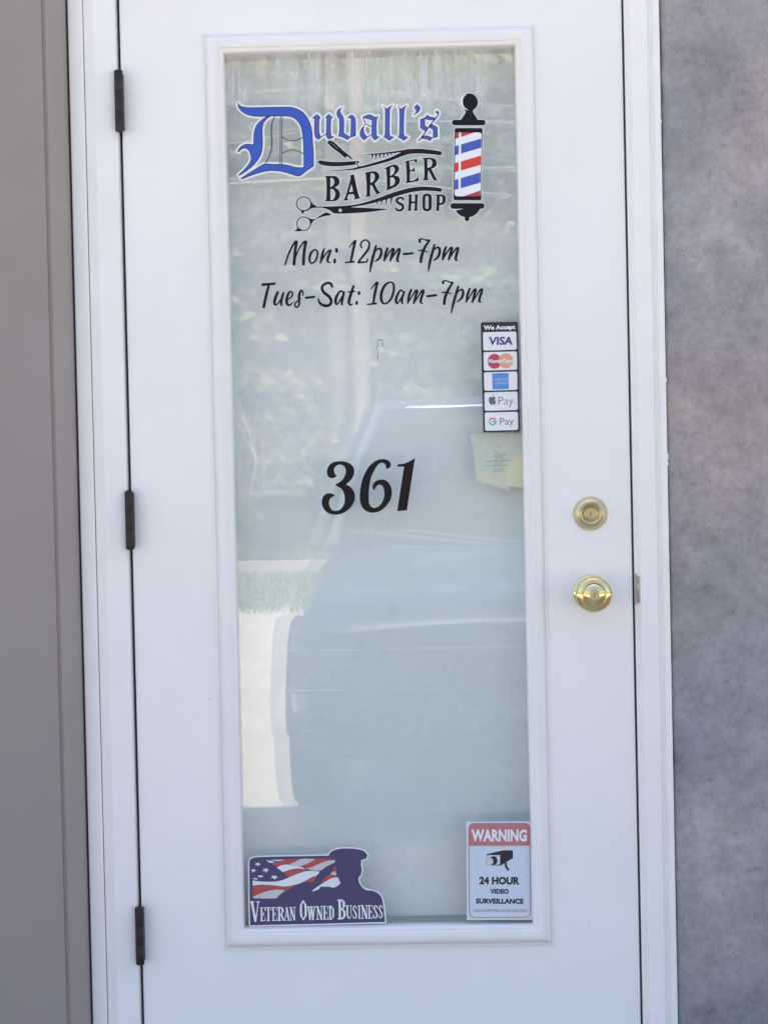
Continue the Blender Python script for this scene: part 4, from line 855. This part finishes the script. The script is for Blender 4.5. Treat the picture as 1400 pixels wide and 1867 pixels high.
body = loft('body', [(-3.84, bprof(.70, .76, .36)), (-3.88, bprof(.80, .84, .32)), (-3.98, bprof(.90, .90, .28)), (-4.15, bprof(.935, .945, .27)), (-4.6, bprof(.935, .99, .28)), (-5.05, bprof(.93, 1.04, .28)), (-5.25, bprof(.93, 1.09, .28)), (-6.2, bprof(.93, 1.10, .28)), (-7.6, bprof(.93, 1.12, .28)), (-8.35, bprof(.92, 1.13, .30)), (-8.55, bprof(.86, 1.10, .34)), (-8.62, bprof(.74, 1.0, .40))], M_CAR, car)
loft('roof', [(-5.98, [(0, 1.74), (.48, 1.73), (.56, 1.72), (.57, 1.75), (.46, 1.775), (0, 1.785)]), (-6.15, [(0, 1.77), (.5, 1.76), (.60, 1.745), (.615, 1.78), (.50, 1.825), (0, 1.84)]), (-7.2, [(0, 1.78), (.52, 1.77), (.63, 1.75), (.64, 1.79), (.52, 1.85), (0, 1.87)]), (-8.35, [(0, 1.77), (.5, 1.76), (.60, 1.745), (.61, 1.78), (.50, 1.82), (0, 1.84)]), (-8.5, [(0, 1.74), (.48, 1.73), (.56, 1.72), (.57, 1.75), (.46, 1.78), (0, 1.79)])], M_CAR, car)
for s in (-1, 1):
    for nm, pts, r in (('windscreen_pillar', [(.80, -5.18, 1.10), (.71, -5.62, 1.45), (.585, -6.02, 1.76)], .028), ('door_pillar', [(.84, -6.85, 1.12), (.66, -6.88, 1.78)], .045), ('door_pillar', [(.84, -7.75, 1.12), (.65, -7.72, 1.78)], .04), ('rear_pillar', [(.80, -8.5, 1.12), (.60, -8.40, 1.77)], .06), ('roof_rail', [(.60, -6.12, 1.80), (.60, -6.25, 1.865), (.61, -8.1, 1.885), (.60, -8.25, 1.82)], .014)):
        bm = bmesh.new(); tube(bm, [(CX + s * x, y, z) for x, y, z in pts], r, 10); from_bm(nm, bm, M_CHROME if nm == 'roof_rail' else (M_SILV_GLINT if nm == 'windscreen_pillar' else M_CAR), car, 60)
def pane_(name, q, th=0.004):
    q = [Vector((CX + x, y, z)) for x, y, z in q]; n = (q[1] - q[0]).cross(q[3] - q[0]).normalized() * th
    v = [tuple(p) for p in q] + [tuple(p + n) for p in q]
    return pydata(name, v, [(0, 1, 2, 3), (7, 6, 5, 4), (0, 4, 5, 1), (1, 5, 6, 2), (2, 6, 7, 3), (3, 7, 4, 0)], M_CGLASS, car)
pane_('windscreen', [(-.77, -5.17, 1.10), (.77, -5.17, 1.10), (.56, -6.02, 1.75), (-.56, -6.02, 1.75)])
pane_('rear_window', [(-.72, -8.52, 1.14), (.72, -8.52, 1.14), (.54, -8.44, 1.74), (-.54, -8.44, 1.74)])
for s in (-1, 1):
    for a, b in ((-5.45, -6.83), (-6.90, -7.72), (-7.78, -8.40)):
        pane_('side_window', [(s * .83, a, 1.12), (s * .83, b, 1.12), (s * .63, b - (0 if b < -6 else 0), 1.76), (s * .63, a - (.62 if a > -6 else 0), 1.76)])
    # mirrors
    bm = bmesh.new(); bx(bm, CX + s * .95, CX + s * 1.10, -5.50, -5.40, 1.12, 1.34, .03); o = from_bm('wing_mirror', bm, M_PLAS, car)
    bm = bmesh.new(); tube(bm, [(CX + s * .84, -5.42, 1.16), (CX + s * .97, -5.45, 1.18)], .025, 8); from_bm('mirror_arm', bm, M_PLAS, o)
    bm = bmesh.new(); bx(bm, CX + s * .965, CX + s * 1.085, -5.512, -5.501, 1.14, 1.32, .003); from_bm('mirror_glass', bm, M_CHROME, o)
    # lamps
    bm = bmesh.new(); bx(bm, CX + s * .60 if s > 0 else CX - .90, CX + .90 if s > 0 else CX - .60, -4.02, -3.868, .60, .745, .02)
    hl = from_bm('headlight', bm, M_LENS, car); 
    xa, xb = (CX + .60, CX + .90) if s > 0 else (CX - .90, CX - .60)
    bm = bmesh.new(); tube(bm, [(xa, -3.862, .595), (xb, -3.862, .595), (xb, -3.862, .75), (xa, -3.862, .75), (xa, -3.862, .595)], .009, 6); from_bm('lamp_bezel', bm, M_SILV_GLINT, hl, 60)
    bm = bmesh.new(); bx(bm, CX + s * .90 - .015, CX + s * .90 + .03, -4.05, -3.95, .61, .735, .008); from_bm('side_lamp', bm, M_AMBER, hl)
    bm = bmesh.new(); bx(bm, CX + s * .70 - .09, CX + s * .70 + .09, -8.66, -8.60, .70, .95, .01); from_bm('tail_light', bm, V_RED, car)
    bm = bmesh.new(); lathe_y(bm, [(0.05, 0), (0.05, 0.02), (0, 0.022)], CX + s * .72, .44, -3.845, 20); from_bm('fog_light', bm, M_LENS, car)
    for yw in (-4.72, -7.6):
        bm = bmesh.new(); lathe_y(bm, [(.20, -.09), (.34, -.11), (.365, -.08), (.365, .08), (.34, .11), (.20, .09), (.20, -.09)], 0, 0, 0, 40)
        bmesh.ops.transform(bm, matrix=Matrix.Translation((CX + s * .84, yw, .366)) @ Matrix.Rotation(R(90), 4, 'Z'), verts=bm.verts); ty = from_bm('wheel', bm, M_TYRE, car)
        bm = bmesh.new(); lathe_y(bm, [(.21, .0), (.21, .07), (.195, .075), (.17, .03), (.05, .055), (0, .055)], 0, 0, 0, 40)
        bmesh.ops.transform(bm, matrix=Matrix.Translation((CX + s * .86, yw, .366)) @ Matrix.Rotation(R(90 * s), 4, 'Z'), verts=bm.verts); from_bm('rim', bm, M_CHROME, ty)
        bm = bmesh.new(); tube(bm, [(CX + s * .925, yw + .43 * math.cos(R(a)), .37 + .43 * math.sin(R(a))) for a in range(0, 181, 12)], .03, 8); from_bm('wheel_arch', bm, M_PLAS, car, 60)
for k in range(6): box('grille_slat', CX - .52, CX + .52, -3.90, -3.825, .585 + k * .033, .601 + k * .033, M_CHROME if k == 5 else M_PLAS, car, .004)
box('grille_back', CX - .54, CX + .54, -3.93, -3.834, .57, .78, M_DARK, car, .01)
bm = bmesh.new(); bx(bm, CX - .90, CX + .90, -3.92, -3.80, .36, .52, .035); from_bm('bumper', bm, M_PLAS, car)
for s in (-1, 1):
    bm = bmesh.new(); bx(bm, CX + s * .37 - .24, CX + s * .37 + .24, -6.75, -6.6, .9, 1.42, .05); st_ = from_bm('seat', bm, M_SEAT, car)
    bm = bmesh.new(); bx(bm, CX + s * .37 - .13, CX + s * .37 + .13, -6.72, -6.62, 1.45, 1.62, .04); from_bm('headrest', bm, M_SEAT, st_)
bm = bmesh.new(); bx(bm, CX - .74, CX + .74, -5.9, -5.55, 1.08, 1.17, .03); from_bm('dashboard', bm, M_PLAS, car)
bm = bmesh.new(); tube(bm, [(CX - .37 + .18 * math.cos(R(a)), -5.98 - .04 * math.sin(R(a)), 1.18 + .17 * math.sin(R(a))) for a in range(0, 361, 20)], .014, 8); from_bm('steering_wheel', bm, M_PLAS, car)
bm = bmesh.new(); bx(bm, CX - .11, CX + .11, -5.93, -5.90, 1.60, 1.66, .008); from_bm('rear_view_mirror', bm, M_PLAS, car)
for s in (-1, 1):
    bm = bmesh.new(); tube(bm, [(CX + s * .10, -5.12, 1.105), (CX + s * .10 - .55, -5.24, 1.17)], .009, 6); from_bm('wiper', bm, M_PLAS, car)

# ---------------------------------------------------------------- utility pole and cables
M_POLE = mat('weathered_pole_wood', (0.33, 0.235, 0.20), 0.85, var=0.25, vscale=6, stretch=(1, 1, .08))
pole = empty('utility_pole', 'tall weathered wooden utility pole mirrored upright in the upper half of the glass', 'utility pole', (-0.93, -24.0, 0))
bm = bmesh.new(); tube(bm, [(-0.93, -24, 0), (-0.92, -24, 5), (-0.90, -24, 10.5)], [.135, .125, .10], 16); from_bm('pole', bm, M_POLE, pole, 60)
box('cross_arm', -2.0, 0.2, -23.88, -23.78, 9.6, 9.72, M_POLE, pole)
for x in (-1.9, -1.35, -0.45, 0.1):
    bm = bmesh.new(); tube(bm, [(x, -23.83, 9.72), (x, -23.83, 9.8), (x, -23.83, 9.84)], [.03, .05, .02], 10); from_bm('insulator', bm, mat('white_porcelain', (0.6, 0.6, 0.58), 0.3), pole, 60)
M_CABLE = mat('grey_cable', (0.34, 0.34, 0.34), 0.5)
cab = 0
for (z, sag, x0, x1, ya, yb, r, lb) in ((7.05, .5, -16, 16, -24.2, -23.6, .011, 'highest grey cable'), (6.45, .35, -16, 16, -23.8, -24.4, .014, 'second grey cable from the top'), (6.10, .5, -16, 16, -24.4, -23.9, .009, 'third grey cable from the top'), (5.62, .3, -16, 16, -24.1, -24.2, .014, 'lowest grey cable')):
    for sgn in (1,):
        pts = []
        for k in range(33):
            x = x0 + (x1 - x0) * k / 32; t = ((x + .93) % 16) / 16; pts.append((x, ya + (yb - ya) * k / 32, z - sag * 4 * t * (1 - t) + .18 * math.sin(x * .45 + z * 5)))
        bm = bmesh.new(); tube(bm, pts, r, 6); tag(from_bm('overhead_cable', bm, M_CABLE, None, 80), lb + ' strung past the utility pole', 'cable', 'cables on the utility pole')

# ---------------------------------------------------------------- trees, bushes, grass
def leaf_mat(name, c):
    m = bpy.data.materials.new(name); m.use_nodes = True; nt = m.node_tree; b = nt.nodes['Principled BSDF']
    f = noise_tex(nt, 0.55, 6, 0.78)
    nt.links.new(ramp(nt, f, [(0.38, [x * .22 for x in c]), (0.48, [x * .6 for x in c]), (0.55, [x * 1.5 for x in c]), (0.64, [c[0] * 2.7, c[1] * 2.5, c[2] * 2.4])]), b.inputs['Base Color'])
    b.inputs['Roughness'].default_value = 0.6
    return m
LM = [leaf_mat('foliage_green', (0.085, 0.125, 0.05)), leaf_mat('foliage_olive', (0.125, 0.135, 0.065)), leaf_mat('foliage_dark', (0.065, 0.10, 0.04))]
M_BARK = mat('grey_bark', (0.22, 0.19, 0.16), 0.9, var=0.3, vscale=8)
def leaves_mesh(name, rx, rz, zc, nclump, per, size, seed, m, flat=0.3):
    rng = random.Random(seed); V, F = [], []
    for c in range(nclump):
        while True:
            p = Vector((rng.uniform(-1, 1), rng.uniform(-1, 1), rng.uniform(-1, 1)))
            if 0.25 < p.length < 1: break
        p = Vector((p.x * rx, p.y * rx * .8, zc + p.z * rz)); cr = rng.uniform(.35, .85) * rx * .28
        for k in range(per):
            q = p + Vector((rng.gauss(0, 1), rng.gauss(0, 1), rng.gauss(0, .7))) * cr * .6
            if q.z < .05: q.z = .05 + rng.random() * .3
            a, t = rng.uniform(0, 6.28), rng.uniform(-.9, .9); s = size * rng.uniform(.6, 1.4)
            u = Vector((math.cos(a), math.sin(a), t * .6)).normalized() * s; v = Vector((-math.sin(a) * t, math.cos(a) * t, 1)).normalized() * s * .55
            i = len(V); V += [tuple(q - u), tuple(q - v * .9), tuple(q + u), tuple(q + v)]; F.append((i, i + 1, i + 2, i + 3))
    me = bpy.data.meshes.new(name); me.from_pydata(V, [], F); me.update(); me.materials.append(m); return me
def trunk_mesh(name, h, r, seed, lean=0.5):
    rng = random.Random(seed); bm = bmesh.new(); tx, ty = rng.uniform(-lean, lean), rng.uniform(-lean, lean) * .5
    pts = [(tx * (t ** 1.5) + .1 * math.sin(t * 6 + seed), ty * t, h * t) for t in (0, .2, .4, .6, .8, 1)]
    tube(bm, pts, [r, r * .85, r * .7, r * .52, r * .35, r * .15], 8)
    for k in range(7):
        t = rng.uniform(.25, .9); i = int(t * 5); b = Vector(pts[i]); a = rng.uniform(0, 6.28); L = h * rng.uniform(.15, .32)
        tube(bm, [b, b + Vector((math.cos(a) * L * .5, math.sin(a) * L * .4, L * .45)), b + Vector((math.cos(a) * L, math.sin(a) * L * .7, L * 1.0))], [r * .35, r * .22, r * .06], 6)
    bmesh.ops.recalc_face_normals(bm, faces=bm.faces)
    me = bpy.data.meshes.new(name); bm.to_mesh(me); bm.free(); smooth(me, 60); me.materials.append(M_BARK); return me
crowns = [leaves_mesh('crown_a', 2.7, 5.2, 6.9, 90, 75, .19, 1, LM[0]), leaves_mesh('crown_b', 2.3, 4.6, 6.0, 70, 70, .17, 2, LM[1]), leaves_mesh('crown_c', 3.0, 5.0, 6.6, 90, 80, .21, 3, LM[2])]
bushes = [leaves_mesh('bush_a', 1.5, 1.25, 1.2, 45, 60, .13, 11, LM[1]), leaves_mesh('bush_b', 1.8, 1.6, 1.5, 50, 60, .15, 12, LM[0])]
trunks = [trunk_mesh('trunk_a', 11, .20, 4), trunk_mesh('trunk_b', 10, .15, 5), trunk_mesh('trunk_c', 10, .24, 6)]
kinds = ('mid green leafy tree', 'pale olive slender tree', 'dark green broad tree')
# x, y, kind, size, what it stands beside
spots = [(-4.7, -31.0, 1, 0.95, 'at the left edge of the glass'), (-3.3, -33.5, 0, 1.02, 'second from the left edge of the glass'), (-2.0, -31.5, 1, 0.80, 'just left of the utility pole'), (-0.6, -34.0, 2, 0.98, 'behind the utility pole'), (0.9, -31.6, 0, 0.86, 'right of the utility pole'), (2.4, -33.0, 1, 1.0, 'above the parked car roof'), (3.9, -31.2, 2, 0.92, 'at the right edge of the glass'),
 (-8.5, -33, 2, 1.1, 'far left beyond the dirt road'), (-12.5, -31, 0, 1.0, 'outermost on the left beyond the dirt road'), (7.5, -32, 0, 1.05, 'far right beyond the dirt road'), (11.5, -34, 1, 1.1, 'outermost on the right beyond the dirt road')]
for i, (x, y, k, s, where) in enumerate(spots):
    t = empty('tree', kinds[k] + ' ' + where, 'tree', (x, y, 0), 'trees beyond the dirt road')
    t.scale = (s,) * 3; t.rotation_euler.z = i * 1.3
    for nm, me in (('trunk', trunks[k]), ('crown', crowns[k])):
        o = bpy.data.objects.new(nm, me); COL.objects.link(o); o.parent = t
for i, (x, y, k, s, where) in enumerate([(-4.3, -29.3, 0, 0.9, 'left of the parked car'), (-2.9, -29.6, 1, 0.85, 'beside the left trees'), (-1.4, -29.2, 0, 0.9, 'below the utility pole'), (0.4, -29.7, 1, 1.0, 'behind the parked car mirror'), (2.2, -29.4, 0, 1.0, 'behind the parked car roof'), (4.2, -29.6, 1, 1.0, 'right of the parked car'), (-7, -30, 1, 1.1, 'far left by the dirt road'), (7.2, -30, 1, 1.1, 'far right by the dirt road'), (-10, -29.5, 0, 1.2, 'outermost on the left by the dirt road'), (10, -29.6, 0, 1.2, 'outermost on the right by the dirt road')]):
    o = bpy.data.objects.new('bush', bushes[k]); COL.objects.link(o); o.location = (x, y, 0); o.scale = (s,) * 3; o.rotation_euler.z = i * 1.7
    tag(o, ('low pale bush ' if k == 0 else 'tall green bush ') + where, 'bush', 'bushes beyond the dirt road')
def bare(seed, h, n, r):
    rng = random.Random(seed); bm = bmesh.new()
    def grow(p, d, L, rad, k):
        q = p + d * L * .5 + Vector((rng.gauss(0, .06), rng.gauss(0, .06), 0)) * L; e = q + (d + Vector((rng.gauss(0, .2), rng.gauss(0, .2), .05))).normalized() * L * .5
        tube(bm, [p, q, e], [rad, rad * .8, rad * .6], 5, False)
        if k:
            for _ in range(3): grow(q if rng.random() < .4 else e, (d + Vector((rng.gauss(0, .55), rng.gauss(0, .45), rng.gauss(.1, .25)))).normalized(), L * .68, rad * .55, k - 1)
    for i in range(n): grow(Vector((rng.uniform(-.4, .4), rng.uniform(-.2, .2), 0)), Vector((rng.gauss(0, .28), rng.gauss(0, .2), 1)).normalized(), h * .38, r, 4)
    me = bpy.data.meshes.new('bare_branches'); bm.to_mesh(me); bm.free(); me.materials.append(mat('pale_dead_wood', (0.55, 0.47, 0.42), 0.8)); return me
for i, (x, y, h, n, lb) in enumerate([(-3.6, -28.9, 4.6, 3, 'pale leafless shrub at the left edge of the glass, the taller one'), (-2.5, -28.8, 3.0, 3, 'pale leafless shrub just left of the utility pole, the shorter one')]):
    o = bpy.data.objects.new('bare_shrub', bare(31 + i, h, n, .028)); COL.objects.link(o); o.location = (x, y, 0); tag(o, lb, 'shrub', 'leafless shrubs')
def tufts(name, n, x0, x1, y0, y1, h, m, seed):
    rng = random.Random(seed); V, F = [], []
    for i in range(n):
        x, y = rng.uniform(x0, x1), rng.uniform(y0, y1)
        for k in range(3):
            a = rng.uniform(0, 6.28); l = h * rng.uniform(.5, 1.3); wv = .012; dx, dy = math.cos(a), math.sin(a); j = len(V)
            V += [(x - dy * wv, y + dx * wv, 0), (x + dy * wv, y - dx * wv, 0), (x + dx * l * .35, y + dy * l * .35, l)]; F.append((j, j + 1, j + 2))
    return tag(pydata(name, V, F, m), kind='stuff')
tag(tufts('verge_grass', 12000, -9, 9, -23.9, -16.0, .08, mat('grass_blade', (0.17, 0.23, 0.09), 0.8, var=0.4, vscale=1.5), 21), 'short green grass on the verge behind the parked car', 'grass')
tag(tufts('tall_grass', 8000, -10, 10, -30.5, -28.3, .55, mat('tall_grass_blade', (0.19, 0.22, 0.11), 0.8, var=0.4, vscale=1.0), 22), 'tall grass along the foot of the trees', 'grass')
